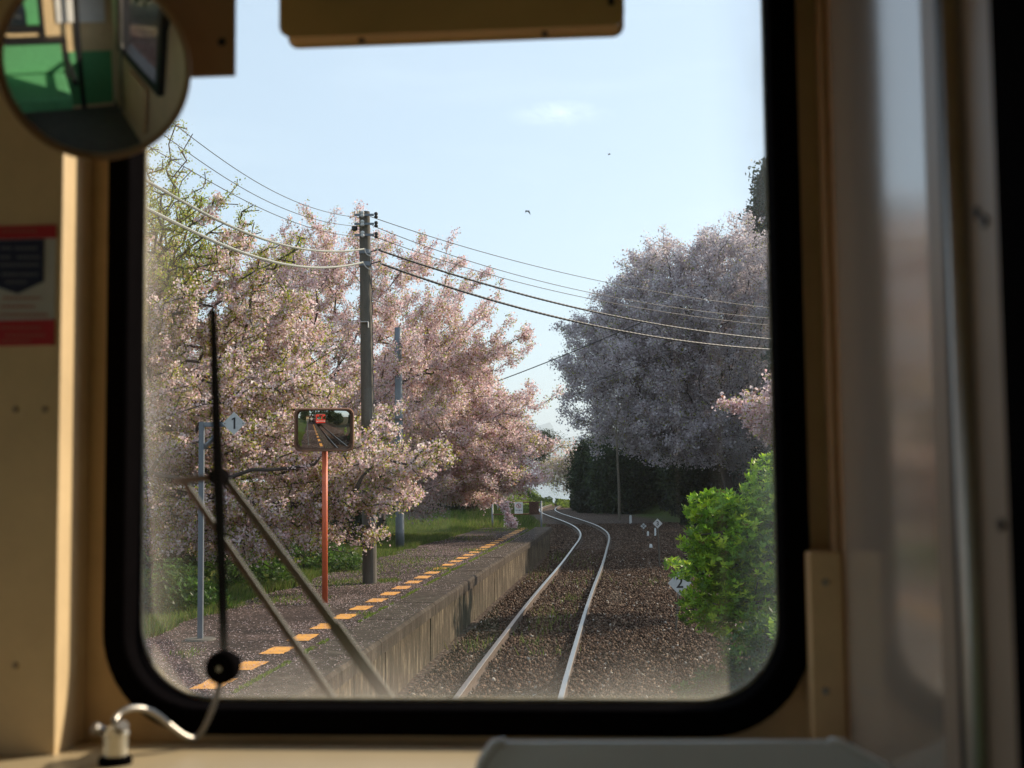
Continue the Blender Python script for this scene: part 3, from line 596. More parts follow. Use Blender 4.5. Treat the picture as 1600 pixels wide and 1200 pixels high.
# trees and shelter behind the train (they show in the mirrors)
for i, (bx, by, hh, r_, lab) in enumerate([(7.2, -4, 5, 2.2, 'evergreen beside the line behind the train on the right'), (6.5, -12, 7.5, 3, 'taller evergreen behind the train on the right'), (3.5, -24, 9, 4, 'broad evergreen far behind the train across the line'), (-9.5, -18, 8, 3.6, 'evergreen behind the platform shelter'), (-2.5, -34, 10, 5, 'broadest evergreen closing the view behind the train'), (10.5, 3, 4.2, 2.0, 'low evergreen right of the train')]):
    tz = float(terr(np.array([bx * 1.]), np.array([by * 1.]))[0])
    leafy('evergreen_tree', lab, (bx, by, tz - .2), (bx, by, tz + 1), [((bx, by, tz + hh * .5), (r_, r_, hh * .52), 1)], 160, 9000, .42, [(.05, .08, .03), (.08, .12, .04), (.04, .06, .03)], [1, 1, 1], 100 + i, sig=.3, csig=.2, asp=.6, wscale=2, group='evergreens behind the train')
root = empty('platform_shelter', (-5.2, -7, PT_Z), 'cream platform shelter behind the train, seen only in the mirrors', 'shelter')
b = MB(); b.box((-6.3, -10, PT_Z), (-6.2, -4, 2.9)); b.box((-6.2, -10, PT_Z), (-4.4, -9.9, 2.9)); b.box((-6.2, -4.1, PT_Z), (-5.2, -4, 2.9)); b.build('wall', M['cream'], root)
for yy in (-9.8, -7, -4.2): b = MB(); b.box((-4.45, yy - .06, PT_Z), (-4.33, yy + .06, 2.9)); b.build('post', M['cream'], root)
b = MB(); b.box((-6.5, -10.3, 2.9), (-4.0, -3.7, 3.05)); b.build('roof', M['rust'], root)
# near broad-leaved bush on the right: rosettes of leaves
def bush(name, label, base, lobes, nros, ls, seed, pal, pw, per=7, cat='bush', nb=220):
    T = Tree(base, (base[0], base[1], base[2] + .5), [(c, r, w_) for c, r, w_ in lobes], nb, seed=seed, step=.3)
    root = empty(name, base, label, cat); T.wood('stem', M['bark'], root, 0, 1.4)
    C = []
    w_ = np.array([l[2] for l in lobes], float); w_ /= w_.sum()
    for (c, r, _), q in zip(lobes, w_):
        k = int(nros * q); v = rng.normal(size=(k, 3)); v /= np.linalg.norm(v, axis=1)[:, None]
        rad = rng.random((k, 1)) ** (1 / 4.5) * (1 + .13 * np.sin(v[:, :1] * 7 + seed) * np.cos(v[:, 2:] * 6)); C.append(np.array(c) + v * np.array(r) * rad)
    C = np.concatenate(C); k = len(C); up = np.array([0, 0, 1.]) + rng.normal(0, .45, (k, 3)); up /= np.linalg.norm(up, axis=1)[:, None]
    a = rng.normal(size=(k, 3)); a -= (a * up).sum(1)[:, None] * up; a /= np.linalg.norm(a, axis=1)[:, None]; b_ = np.cross(up, a)
    Q = []; colr = []
    tone = ptint(k, pal, pw, .3)
    for j in range(per):
        an = 2 * pi * j / per + rng.normal(0, .2, (k, 1)); dr = a * np.cos(an) + b_ * np.sin(an); el = rng.uniform(.1, .75, (k, 1)); dr = dr * np.cos(el) + up * np.sin(el)
        sd = np.cross(dr, up); sd /= np.linalg.norm(sd, axis=1)[:, None] + 1e-9; l = ls * rng.uniform(.65, 1.15, (k, 1))
        Q.append(np.stack([C, C + dr * l * .55 + sd * l * .2 - up * .004, C + dr * l, C + dr * l * .55 - sd * l * .2 - up * .004], 1)); colr.append(tone * rng.uniform(.8, 1.2, (k, 1)))
    quads('foliage', np.concatenate(Q), np.concatenate(colr), M['broadleaf'], root)
BG = [(.17, .33, .02), (.28, .46, .03), (.11, .22, .02), (.44, .58, .04), (.2, .16, .04)]
bush('broadleaf_bush', 'big bright green broad-leaved bush leaning in beside the ballast on the right', (3.9, 14.6, -.5),
     [((3.0, 14.2, 1.5), (.95, 1.1, .62), 4), ((3.1, 14.3, 2.15), (.55, .8, .5), 2), ((2.35, 14.1, 1.62), (.5, .7, .32), 1.5), ((2.7, 14.0, .95), (.75, .9, .42), 2.2), ((3.4, 14.4, .4), (.95, 1.0, .7), 3), ((2.15, 14.3, .92), (.35, .5, .25), .6), ((2.25, 14.2, 1.98), (.35, .5, .22), .9), ((2.35, 14.0, 1.3), (.5, .6, .35), 1.2), ((3.9, 14.8, 1.8), (1.0, 1.1, 1.2), 2.5), ((2.23, 16.4, 1.2), (.32, .4, .15), .3)], 6600, .076, 3, BG, [3, 3, 2.5, 1.8, .25])
bush('low_shrub', 'low dark green shrub at the bottom right corner below the broad-leaved bush', (2.75, 12.2, -.6),
     [((2.8, 12.4, .45), (.85, .8, .62), 2.4), ((2.05, 12.7, .12), (.5, .6, .38), 1)], 2600, .07, 5, [(.05, .11, .02), (.08, .16, .02), (.04, .08, .02)], [1, 1, 1])
bush('leafy_sapling', 'young sapling with long pale green leaves against the right edge of the windscreen', (2.5, 10.6, -.6),
     [((2.28, 10.7, .55), (.22, .25, .3), 2), ((2.25, 10.7, 1.1), (.12, .2, .14), .8), ((2.1, 10.7, .12), (.12, .15, .1), .4)], 130, .1, 8, [(.22, .4, .04), (.3, .45, .05)], [1, 1], per=5, nb=40)
# hanging blossom spray by the fence is a bough of the drooping tree
tr_ = [o for o in bpy.data.objects if o.name.startswith('cherry_tree') and 'drooping' in o.get('label', '')][0]
k_ = 1900; q_ = rng.random(k_) ; P = np.stack([-.42 + .42 * q_ + rng.normal(0, .07 + .03 * np.sin(q_ * 9), k_), 43.6 + rng.normal(0, .08, k_), 1.62 - .95 * q_ + rng.normal(0, .05, k_)], 1); quads('hanging_bough', rquad(P, rng.uniform(.8, 1.2, len(P)) * .065, aspect=.9), ptint(len(P), PET, PW), M['blossom'], tr_)

# shrubs along the left bank
SG = [(.04, .08, .015), (.07, .14, .02), (.1, .2, .03), (.05, .1, .02)]
for i, (bx, by, r_, h_, lab) in enumerate([(-5.0, 17.2, 1.0, .55, 'green shrub on the grass bank behind the number one stop sign'), (-4.7, 21, 1.0, .5, 'green shrub on the grass bank left of the orange mirror post'),
                                          (-4.0, 24.6, 1.1, .45, 'green shrub on the grass bank left of the big utility pole'), (-6.4, 15.2, 1.2, .7, 'dark shrub at the lower left corner of the windscreen')]):
    bush('bank_shrub', lab, (bx, by, .4), [((bx, by, .62 + h_ * .4), (r_, r_ * .7, h_), 2), ((bx + r_ * .5, by + .3, .6 + h_ * .2), (r_ * .7, r_ * .6, h_ * .6), 1)], 1300, .07, 20 + i, SG, [1, 1, .8, 1], per=6, nb=60)
# thicket (stuff)
def thicket(name, label, pts, n, ls, pal):
    P = []
    for (x0, x1, y0, y1, z0, z1, w_) in pts:
        k = int(n * w_); x = rng.uniform(x0, x1, k); y = rng.uniform(y0, y1, k); hh = z0 + (z1 - z0) * (.55 + .45 * noise2(x, y, 1.3)) * rng.random(k) ** .6; P.append(np.stack([x, y, terr(x, y) + hh], 1))
    P = np.concatenate(P); o = quads(name, rquad(P, rng.uniform(.6, 1.4, len(P)) * ls, aspect=.6), ptint(len(P), pal, [1] * len(pal), .35), M['leaf']); return tag(o, label, kind='stuff')
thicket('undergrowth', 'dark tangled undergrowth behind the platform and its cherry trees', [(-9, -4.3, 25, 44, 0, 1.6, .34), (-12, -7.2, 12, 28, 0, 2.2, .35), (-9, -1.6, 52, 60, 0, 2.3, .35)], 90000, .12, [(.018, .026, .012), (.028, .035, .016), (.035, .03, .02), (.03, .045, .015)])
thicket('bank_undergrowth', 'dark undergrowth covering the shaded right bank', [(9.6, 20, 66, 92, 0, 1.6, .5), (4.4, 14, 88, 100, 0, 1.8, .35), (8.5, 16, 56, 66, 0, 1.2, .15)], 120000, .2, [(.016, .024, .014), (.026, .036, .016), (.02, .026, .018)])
thicket('far_bank_grass', 'sunlit green grass on the far bank where the line bends', [(-3.5, 1.2, 88, 112, 0, .7, .5), (-2, 3.5, 110, 120, 0, .8, .3), (3.8, 7, 104, 118, 0, .7, .2)], 26000, .16, [(.14, .2, .03), (.2, .27, .04), (.1, .15, .03)])
# grass blades (stuff)
def blades(name, label, x, y, z, h, wd, pal):
    n = len(x); P = np.stack([x, y, z], 1); a = rng.uniform(0, 2 * pi, n); d = np.stack([np.cos(a), np.sin(a), 0 * a], 1) * wd[:, None]
    tip = P + np.stack([rng.normal(0, .3, n) * h, rng.normal(0, .3, n) * h, h], 1)
    o = quads(name, np.stack([P - d, P + d, tip], 1), ptint(n, pal, [1] * len(pal), .3), M['grass'], k=3); return tag(o, label, kind='stuff')
GP = [(.11, .17, .03), (.15, .21, .04), (.07, .12, .025), (.2, .19, .07)]
n = 170000; y = 10 + 36 * rng.random(n) ** 1.3; off = rng.random(n) ** 1.3 * 3.6; x = left_x(y) + .05 + .22 * noise2(y, y * .3, .6) - off
blades('grass', 'fresh green grass along the bank behind the platform', x, y, terr(x, y) + .05, rng.uniform(.05, .17, n) * (1 + .4 * noise2(x, y, .5)), rng.uniform(.006, .012, n), GP)
n = 20000; y = 8 + 36 * rng.random(n); m_ = noise2(y, y * 1.7, .8) + .6 * noise2(y, y, .25) > -.35 + .5 * rng.random(n); y = y[m_]; n = len(y); x = edge_x(y) - .595 + rng.normal(0, .016, n)
blades('platform_moss', 'line of moss and weeds along the back of the platform coping', x, y, np.full(n, PT_Z), rng.uniform(.008, .03, n), rng.uniform(.006, .012, n), [(.14, .2, .03), (.2, .26, .05), (.1, .14, .03)])
X, Y = [], []
for (px, py, k, s_) in [(-2.9, 21.6, 500, .25), (-2.2, 21.9, 350, .12), (-3.0, 24.5, 700, .5), (-2.2, 27, 500, .5), (-1.5, 37, 500, .6), (-.6, 42.5, 900, .6), (.6, 43.7, 500, .25), (-3.4, 18.8, 400, .3), (-1.9, 16.6, 60, .08), (-2.8, 30, 500, .6), (-3.3, 13.0, 60, .1), (-.9, 30.7, 240, .25), (-1.35, 24.5, 260, .25)]:
    X.append(px + rng.normal(0, s_, k)); Y.append(py + rng.normal(0, s_ * 1.6, k))
x = np.concatenate(X); y = np.concatenate(Y); m_ = (x > left_x(y) + .05) & (x < edge_x(y) - .6) & (y < P_END - .1); x, y = x[m_], y[m_]; n = len(x)
blades('platform_weeds', 'small weeds growing through the platform surface', x, y, np.full(n, PT_Z), rng.uniform(.015, .06, n), rng.uniform(.006, .014, n), GP)
X, Y = [], []
for (d0, py, k, s_, t_) in [(0, 22.5, 500, .22, 1.2), (-.15, 19.5, 60, .1, .3), (.1, 18.3, 90, .25, .15), (-.95, 19.3, 260, .16, .35), (-.8, 40, 500, .3, 1.5), (0, 38, 240, .35, 1.5), (2.0, 30, 200, .35, .5), (.1, 26.5, 120, .2, .5), (2.9, 21, 120, .2, .5), (-1.0, 33, 160, .15, 1.5), (.2, 31, 200, .4, 1)]:
    yy = py + rng.normal(0, t_, k); Y.append(yy); X.append(cx(yy) + d0 + rng.normal(0, s_, k))
x = np.concatenate(X); y = np.concatenate(Y); n = len(x)
m_ = rng.random(n) < .32; x, y = x[m_], y[m_]; n = len(x)
blades('track_weeds', 'green weeds growing between and beside the rails', x, y, terr(x, y) + .02, rng.uniform(.05, .2, n), rng.uniform(.006, .012, n), GP)
n = 60000; y = 44.7 + 34 * rng.random(n); off = 2.1 + 6.5 * rng.random(n); x = cx(y) - off
blades('tall_grass', 'green grass growing behind the platform end fence', x, y, terr(x, y) - .02, rng.uniform(.12, .4, n), rng.uniform(.012, .025, n), GP)
# fallen petals (stuff)
n = 75000; y = 9 + 30 * rng.random(n) ** 1.5; x = left_x(y) + rng.random(n) * (edge_x(y) - .03 - left_x(y)); dens = .45 + .55 * noise2(x, y, .5) * .6 + .3 * noise2(x, y, 1.7)
m_ = rng.random(n) < dens * np.where(x > edge_x(y) - .5, .35, 1); x, y = x[m_], y[m_]; n = len(x)
o = quads('fallen_petals', rquad(np.stack([x, y, np.full(n, PT_Z + .009)], 1), rng.uniform(.012, .026, n), flat=.25), ptint(n, [(.72, .6, .6), (.6, .46, .46), (.4, .28, .27)], [1, 1, 1]), M['blossom']); tag(o, 'pink fallen petals scattered over the platform', kind='stuff')

# ------------------------------------------------------------------ poles, signs, mirror
def text_mesh(body, size, depth, m, name, parent, Mx):
    c = bpy.data.curves.new('txt', 'FONT'); c.body = body; c.size = size; c.extrude = depth; c.align_x = 'CENTER'; c.align_y = 'CENTER'; c.offset = size * .015
    t = bpy.data.objects.new('txt', c); COL.objects.link(t); bpy.context.view_layer.update()
    me = bpy.data.meshes.new_from_object(t.evaluated_get(bpy.context.evaluated_depsgraph_get())); bpy.data.objects.remove(t); me.name = name
    me.materials.clear(); me.materials.append(m); me.transform(Mx); o = bpy.data.objects.new(name, me); return link(o, parent)
def face_cam(p, yaw=0):              # matrix: local x right, y up, z towards the viewer
    return Matrix.Translation(Vector([float(a) for a in p])) @ Matrix.Rotation(yaw, 4, 'Z') @ Matrix.Rotation(pi / 2, 4, 'X')
def plate(b, Mx, pts, d=.004):       # prism from outline in local xy
    n = len(pts); V = [Mx @ Vector((x, y, -d)) for x, y in pts] + [Mx @ Vector((x, y, 0)) for x, y in pts]
    b.add(V, [tuple(range(n))[::-1], tuple(range(n, 2 * n))] + [(i, (i + 1) % n, n + (i + 1) % n, n + i) for i in range(n)])
# big utility pole
pb = gr(578, 912, PT_Z); root = empty('utility_pole', pb, 'tall weathered grey concrete utility pole with insulators standing on the platform', 'utility pole')
top = at(569.5, 331, pb[1] + .0)
b = MB(); zs = np.linspace(0, 1, 14); b.tube([pb * (1 - q) + top * q for q in zs], [.122 - .032 * q for q in zs], 20); b.build('pole_shaft', M['concrete'], root, sm=False)
def pole_at(z): q = (z - pb[2]) / (top[2] - pb[2]); return pb * (1 - q) + top * q
for v in (338, 352, 369):
    z = at(570, v, pb[1])[2]; p = pole_at(z); b = MB(); b.box((p[0] - .16, p[1] - .13, z - .018), (p[0] + .17, p[1] - .1, z + .018)); b.build('bracket', M['polegrey'], root)
    for sx in (-.02, .2):
        b = MB(); b.lathe([(.01, -.06), (.03, -.05), (.034, -.02), (.02, -.005), (.034, .01), (.03, .04), (.012, .05)], (p[0] + sx, p[1] - .16 if sx < 0 else p[1] - .05, z + .01), n=12); b.build('insulator', M['signgrey'] if sx < 0 else M['black'], root, sm=True)
p = pole_at(at(570, 358, pb[1])[2]); b = MB(); b.lathe([(.03, 0), (.05, .01), (.05, .07), (.03, .08)], (p[0] - .17, p[1] - .02, p[2] - .03), n=14); b.build('cable_clamp', M['black'], root)
for v in (394, 413):
    p = pole_at(at(570, v, pb[1])[2]); b = MB(); b.lathe([(.108, -.035), (.108, .035)], tuple(p), n=24); b.build('steel_band', M['polegrey'], root)
    b = MB(); b.tube([p + [.08, -.02, 0], p + [.2, -.02, .03], p + [.27, -.02, .05]], .012, 6); b.build('bracket', M['wire'], root)
p = pole_at(at(570, 505, pb[1])[2]); b = MB(); b.box((p[0] - .09, p[1] - .17, p[2]), (p[0] + .05, p[1] - .1, p[2] + .012)); b.box((p[0] + .045, p[1] - .17, p[2] - .09), (p[0] + .057, p[1] - .1, p[2])); b.build('small_bracket', M['signgrey'], root)
for (v, dv) in ((735, 30), (808, 34)):
    p = pole_at(at(575, v, pb[1])[2]); b = MB(); b.lathe([(.118, -.13), (.119, .13)], tuple(p), n=20); b.build('sheet_wrap', M['polegrey'], root)
for v in np.arange(440, 900, 42):
    p = pole_at(at(575, v, pb[1])[2]); b = MB(); b.lathe([(.008, 0), (.008, .02)], (p[0] - .01, p[1] - .125, p[2]), (0, -1, 0), 8); b.build('bolt_hole', M['black'], root)
b = MB(); b.tube([pole_at(z) + [.105 - .0 * z + (.012 if i % 2 else 0), -.05, 0] for i, z in enumerate(np.linspace(3.0, 6.1, 22))], .008, 6); b.build('conduit', M['wire'], root)
# second pole
p2 = gr(625, 857, PT_Z - .02); t2 = at(622, 512, p2[1]); root2 = empty('utility_pole', p2, 'slimmer grey utility pole half hidden in blossom behind the big pole', 'utility pole')
b = MB(); b.tube([p2 * (1 - q) + t2 * q for q in zs], [.112 - .02 * q for q in zs], 16); b.build('pole_shaft', M['polegrey'], root2, sm=True)
b = MB(); p = p2 * .42 + t2 * .58; b.lathe([(.115, -.03), (.115, .03)], tuple(p), n=20); b.build('steel_band', M['concrete'], root2)

# number one stop sign
b1 = gr(313, 1000, PT_Z); r1 = empty('stop_sign', b1, 'grey steel post with a white diamond plate reading 1', 'sign')
tp = at(314.5, 660, b1[1]); b = MB(); b.box((b1[0] - .028, b1[1] - .028, PT_Z), (b1[0] + .028, b1[1] + .028, tp[2] + .005)); b.build('post', M['polegrey'], r1, bevel=.004)
ar = at(352, 660, b1[1]); b = MB(); b.box((b1[0] + .03, b1[1] - .025, tp[2] - .05), (ar[0] + .02, b1[1] + .025, tp[2])); b.build('arm', M['polegrey'], r1, bevel=.003)
a0 = at(318, 700, b1[1]); a1 = at(342, 676, b1[1]); b = MB(); b.tube([a0, a1], .025, 4); b.build('brace', M['polegrey'], r1)
b = MB(); b.lathe([(.17, 0), (.17, .006), (.16, .02)], (b1[0], b1[1], PT_Z - .001), n=16); b.build('footing', M['concrete'], r1)
pc = at(365.5, 661.5, b1[1] - .04); Mx = face_cam(pc, RAD(0)); h = .128; b = MB(); plate(b, Mx, [(0, -h), (h, 0), (0, h), (-h, 0)]); pl = b.build('diamond_plate', M['signgrey'], r1)
b = MB(); plate(b, Mx @ Matrix.Translation((0, 0, .002)), [(-.004, -.062), (.016, -.062), (.016, .066), (.002, .066), (-.024, .05), (-.024, .036), (-.004, .044)], .0015); b.build('numeral', M['black'], pl)
for sx in (-.1, .1):
    b = MB(); b.lathe([(.006, 0), (.006, .004)], tuple(Mx @ Vector((sx, 0, 0))), (0, -1, 0), 8); b.build('rivet', M['rust'], pl)

# orange mirror post and convex mirror
b2 = gr(507.5, 942, PT_Z); r2 = empty('platform_mirror', b2, 'rounded rectangular convex mirror on an orange post, reflecting the platform and train', 'mirror')
tz = at(507, 690, b2[1])[2]; b = MB(); b.tube([(b2[0], b2[1], PT_Z), (b2[0] + .0, b2[1], tz)], .04, 16); b.build('post', M['orange'], r2, sm=True)
mc = at(506.5, 671, b2[1] - .1); RADI = 1.65; W2, H2 = .395, .285
cdir = Vector((0, 0, CAMZ)) - Vector([float(a) for a in mc]); cdir.normalize()
yaw = math.atan2(cdir.x, -cdir.y)
Mm = Matrix.Translation(Vector([float(a) for a in mc])) @ Matrix.Rotation(yaw + RAD(0.5), 4, 'Z') @ Matrix.Rotation(pi / 2 + RAD(8.5), 4, 'X')
n = 44; V = []; f = []
lp = rr(-W2, W2, -H2, H2, .075, 12)
def rmax(a):
    best = 9; d = (cos(a), sin(a))
    lo, hi = 0., 1.
    for _ in range(30):
        mid = (lo + hi) / 2; x, y = abs(d[0] * mid), abs(d[1] * mid)
        ins = (x <= W2 and y <= H2) and not (x > W2 - .075 and y > H2 - .075 and math.hypot(x - W2 + .075, y - H2 + .075) > .075)
        if ins: lo = mid
        else: hi = mid
    return lo
K = 72; Rg = 14; rims = [rmax(2 * pi * j / K) for j in range(K)]; sag = RADI - math.sqrt(RADI ** 2 - W2 ** 2 - H2 ** 2)
V = [Mm @ Vector((0, 0, sag))]
for i in range(1, Rg + 1):
    for j in range(K):
        a = 2 * pi * j / K; r = rims[j] * i / Rg; V.append(Mm @ Vector((r * cos(a), r * sin(a), sag - (RADI - math.sqrt(RADI ** 2 - r * r)))))
f = [(0, 1 + j, 1 + (j + 1) % K) for j in range(K)] + [(1 + (i - 1) * K + j, 1 + i * K + j, 1 + i * K + (j + 1) % K, 1 + (i - 1) * K + (j + 1) % K) for i in range(1, Rg) for j in range(K)]
b = MB(); b.add(V, f); b.build('mirror_glass', M['mirror2'], r2, sm=True)
lo_ = [(rims[j] * cos(2 * pi * j / K), rims[j] * sin(2 * pi * j / K)) for j in range(K)]; b = MB(); V = []
for (k_, z_) in ((.985, -.01), (.985, .085), (1.03, .095), (1.055, .06), (1.055, -.01)): V += [Mm @ Vector((x * k_, y * (k_ + (k_ - 1) * .4), z_ * 1.0)) for x, y in lo_]
b.add(V, [(i * K + j, i * K + (j + 1) % K, (i + 1) * K + (j + 1) % K, (i + 1) * K + j) for i in range(4) for j in range(K)] + [tuple(4 * K + j for j in range(K))]); b.build('mirror_frame', M['rust'], r2)
b = MB(); b.box((b2[0] - .06, b2[1] - .1, tz - .08), (b2[0] + .06, b2[1] + .03, tz + .0)); b.build('clamp', M['polegrey'], r2)

# number three sign, number two sign, other markers
def diamond(px, py, bx_, by_, h, num, label, half, yawd=0, tilt=0, post=.022, name='stop_sign', z0=-.17, mat_='signgrey'):
    bs = gr(bx_, by_, z0); c = at(px, py, bs[1] - .03); r = empty(name, bs, label, 'sign'); b = MB()
    b.tube([bs - [0, 0, .05], (c[0], bs[1], c[2] + half * .9)], post, 10); b.build('post', M['concrete'], r)
    Mx = face_cam(c + [0, 0, 0], RAD(yawd)) @ Matrix.Rotation(RAD(tilt), 4, 'Z'); b = MB(); plate(b, Mx, [(0, -half), (half, 0), (0, half), (-half, 0)]); pl = b.build('diamond_plate', M[mat_], r)
    if num: text_mesh(num, half * 1.25, .001, M['black'], 'numeral', pl, Mx @ Matrix.Translation((0, 0, .001)))
    return r, pl, Mx, bs
diamond(1027.5, 818, 1031, 888, 0, '3', 'white diamond plate reading 3 on a thin post beside the bend', .135)
diamond(1062, 911, 1056, 988, 0, '2', 'faded plate reading 2 half hidden by leaves of the bright green bush', .2, yawd=10, post=.014)
r, pl, Mx, bs = diamond(1005.5, 822, 1006, 838, 0, None, 'small white diamond crossed by a black X near the bend', .13, z0=-.17, post=.015)
for sg in (-1, 1):
    b = MB(); M2 = Mx @ Matrix.Rotation(sg * pi / 4, 4, 'Z') @ Matrix.Translation((0, 0, .003 + .001 * sg)); plate(b, M2, [(-.1, -.011), (.1, -.011), (.1, .011), (-.1, .011)], .002); b.build('black_bar', M['black'], pl)
def marker(px, pt_, pbm, wpx, label, z0=-.17, mat_='white', name='marker_post'):
    g = gr(px, pbm, z0); t = at(px, pt_, g[1]); w_ = wpx / 2 * g[1] / F; root = empty(name, g, label, 'marker post'); b = MB(); b.box((g[0] - w_, g[1] - w_, z0 - .1), (g[0] + w_, g[1] + w_, t[2] - w_)); b.box((g[0] - w_ * .8, g[1] - w_ * .8, t[2] - w_), (g[0] + w_ * .8, g[1] + w_ * .8, t[2])); b.build('post_body', M[mat_], root, bevel=.01)
marker(985.5, 805, 818, 3.4, 'white marker post left of the crossed diamond')
marker(1118, 821, 836, 6, 'short white block partly behind the tips of the green bush')
marker(1073, 1066, 1092, 7, 'small grey-topped post in the low shrub at the bottom right', mat_='polegrey')
marker(1012.5, 830, 838, 3, 'short white peg between the crossed diamond and the number three sign')
marker(1017, 850, 856, 4.5, 'low white peg at the foot of the number three sign')
marker(1024, 825, 838, 2.6, 'small white tag post just left of the number three post')
# fence at the platform end
fz = PT_Z; fy = 45.0
fl = at(769.5, 822, fy); fr = at(846, 822, fy); root = empty('platform_fence', (fl[0], fy, fz), 'low rusty pipe fence across the end of the platform', 'fence')
ztop = at(800, 785, fy)[2]; zmid = at(800, 803.5, fy)[2]
for xx in (fl[0], fr[0]):
    b = MB(); b.tube([(xx, fy, fz - .6), (xx, fy, ztop + .04)], .032, 10); b.build('fence_post', M['polegrey'], root, sm=True)
for zz in (ztop, zmid):
    b = MB(); b.tube([(fl[0], fy, zz), (fr[0], fy, zz)], .02, 8); b.build('rail_bar', M['rust'], root, sm=True)
b = MB(); x0 = at(827, 800, fy)[0]; x1 = at(842, 800, fy)[0]; b.box((x0, fy - .03, zmid - .0), (x1, fy - .022, ztop + .02)); b.build('rusty_panel', M['darkrust'], root)
c = at(810.5, 793.5, fy - .05); Mx = face_cam(c); root = empty('notice_sign', c, 'small white no-entry notice hung on the platform end fence', 'sign'); b = MB(); plate(b, Mx, [(-.145, -.2), (.145, -.2), (.145, .2), (-.145, .2)], .006); pl = b.build('board', M['white'], root)
b = MB(); K = 28; A = [(.085 * cos(2 * pi * j / K), .085 * sin(2 * pi * j / K)) for j in range(K)]; B = [(x * .8, y * .8) for x, y in A]
V = [Mx @ Vector((x, y + .07, .003)) for x, y in A] + [Mx @ Vector((x, y + .07, .003)) for x, y in B]; b.add(V, [(j, (j + 1) % K, K + (j + 1) % K, K + j) for j in range(K)])
b.add([Mx @ Vector((x, y + .07, .003)) for x, y in [(-.057, .045), (-.045, .057), (.057, -.045), (.045, -.057)]], [(0, 1, 2, 3)]); b.build('red_ring', M['red'], pl)
b = MB(); plate(b, Mx @ Matrix.Translation((0, .07, .0025)), [(-.015, -.055), (.012, -.055), (.008, -.01), (.022, .01), (.012, .028), (.008, .05), (-.008, .05), (-.01, .028), (-.024, .005), (-.01, -.01)], .001); b.build('walking_figure', M['black'], pl)
text_mesh('立入禁止', .058, .0008, M['black'], 'lettering', pl, Mx @ Matrix.Translation((0, -.09, .002)))
b = MB(); plate(b, Mx @ Matrix.Translation((0, -.16, .002)), [(-.05, -.008), (.05, -.008), (.05, .008), (-.05, .008)], .001); b.build('small_print', M['signgrey'], pl)

# ------------------------------------------------------------------ wires
def wire(px, d0, d1, r, label, m='wire', twist=False, name='overhead_wire', group=None, cat='wire', dlist=None):
    u = np.array([p[0] for p in px], float); v = np.array([p[1] for p in px], float); t = np.linspace(0, 1, len(px))
    s_ = np.concatenate([[0], np.cumsum(np.hypot(np.diff(u), np.diff(v)))]); s_ /= s_[-1]
    q = np.linspace(0, 1, 60 if not twist else 420); inv = 1 / d0 + (1 / d1 - 1 / d0) * q
    co = np.polyfit(s_, u, min(3, len(px) - 1)), np.polyfit(s_, v, min(3, len(px) - 1)); U = np.polyval(co[0], q); Vv = np.polyval(co[1], q)
    P = [at(a, b_, 1 / i) for a, b_, i in zip(U, Vv, inv)]
    rad = r if not twist else r * (1 + .22 * (np.arange(len(q)) % 4 < 2))
    b = MB(); b.tube(P, rad, 6); o = b.build(name, M[m]); tag(o, label, cat, group); return o
DP = pb[1]
wire([(568, 389), (545, 391.5), (502, 393), (423, 377), (357, 352), (292, 318), (226, 281), (180, 254)], DP - .15, 11.5, .014, 'upper thick grey wrapped cable swooping from the big pole to the left edge', 'cable', True, 'overhead_cable', 'thick cables from the big utility pole', 'cable')
wire([(566, 410), (530, 416), (483, 418), (410, 406), (331, 373), (266, 345), (224, 324.5), (180, 302)], DP - .15, 11.2, .016, 'lower thick grey wrapped cable swooping from the big pole to the left edge', 'cable', True, 'overhead_cable', 'thick cables from the big utility pole', 'cable')
wire([(590, 390.5), (645, 407.6), (750, 442), (855, 470.6), (960, 493), (1102, 519), (1205, 529.5), (1260, 534)], DP, 30, .017, 'upper thick dark cable running right from the big pole across the domed cherry', 'wire', True, 'overhead_cable', 'thick cables from the big utility pole', 'cable')
wire([(595, 411.5), (645, 430), (724, 455), (802, 479), (881, 497), (960, 516.5), (1102, 537.4), (1205, 545), (1260, 549)], DP, 30, .019, 'lower thick dark cable running right from the big pole across the domed cherry', 'wire', True, 'overhead_cable', 'thick cables from the big utility pole', 'cable')
for (a, lab) in (([(570, 388), (577, 399), (583, 400), (589, 396), (590, 390)], 'upper drooping cable loop on the right of the big pole'), ([(567, 409), (577, 420), (584, 423), (590, 419), (596, 411)], 'lower drooping cable loop on the right of the big pole')):
    wire(a, DP - .16, DP - .1, .009, lab, 'signgrey', False, 'cable_loop', 'cable loops on the big pole', 'cable')
for px, lab in (([(579, 338), (653, 364), (760, 396), (855, 419.4), (939, 439), (1102, 469), (1205, 481), (1260, 486)], 'topmost thin wire running right from the top of the big pole'),
                ([(582, 352), (642, 377), (750, 413), (915, 455), (1102, 487.5), (1205, 497), (1260, 501)], 'second thin wire running right from the big pole'),
                ([(583, 368), (632, 388), (729, 418), (905, 463), (1102, 497), (1205, 508.5), (1260, 513)], 'third thin wire running right from the big pole')):
    wire(px, DP, 32, .0065, lab, group='thin wires from the big pole')
for px, lab in (([(562, 340), (546, 337.7), (489, 326), (418, 293), (318, 229), (270, 192), (200, 140)], 'topmost thin wire running left from the big pole past the round cab mirror'),
                ([(562, 353), (520, 350), (436, 322), (313, 252), (256, 211), (200, 170)], 'second thin wire running left from the big pole'),
                ([(561, 369), (520, 366), (420, 330), (300, 268), (235, 231), (200, 212)], 'third thin wire running left from the big pole')):
    wire(px, DP, 12.5, .0048, lab, group='thin wires from the big pole')
wire([(768, 599), (873, 558.5), (960, 522), (1010, 500)], 46, 40, .017, 'dark guy wire slanting up across the gap between the trees', name='guy_wire')
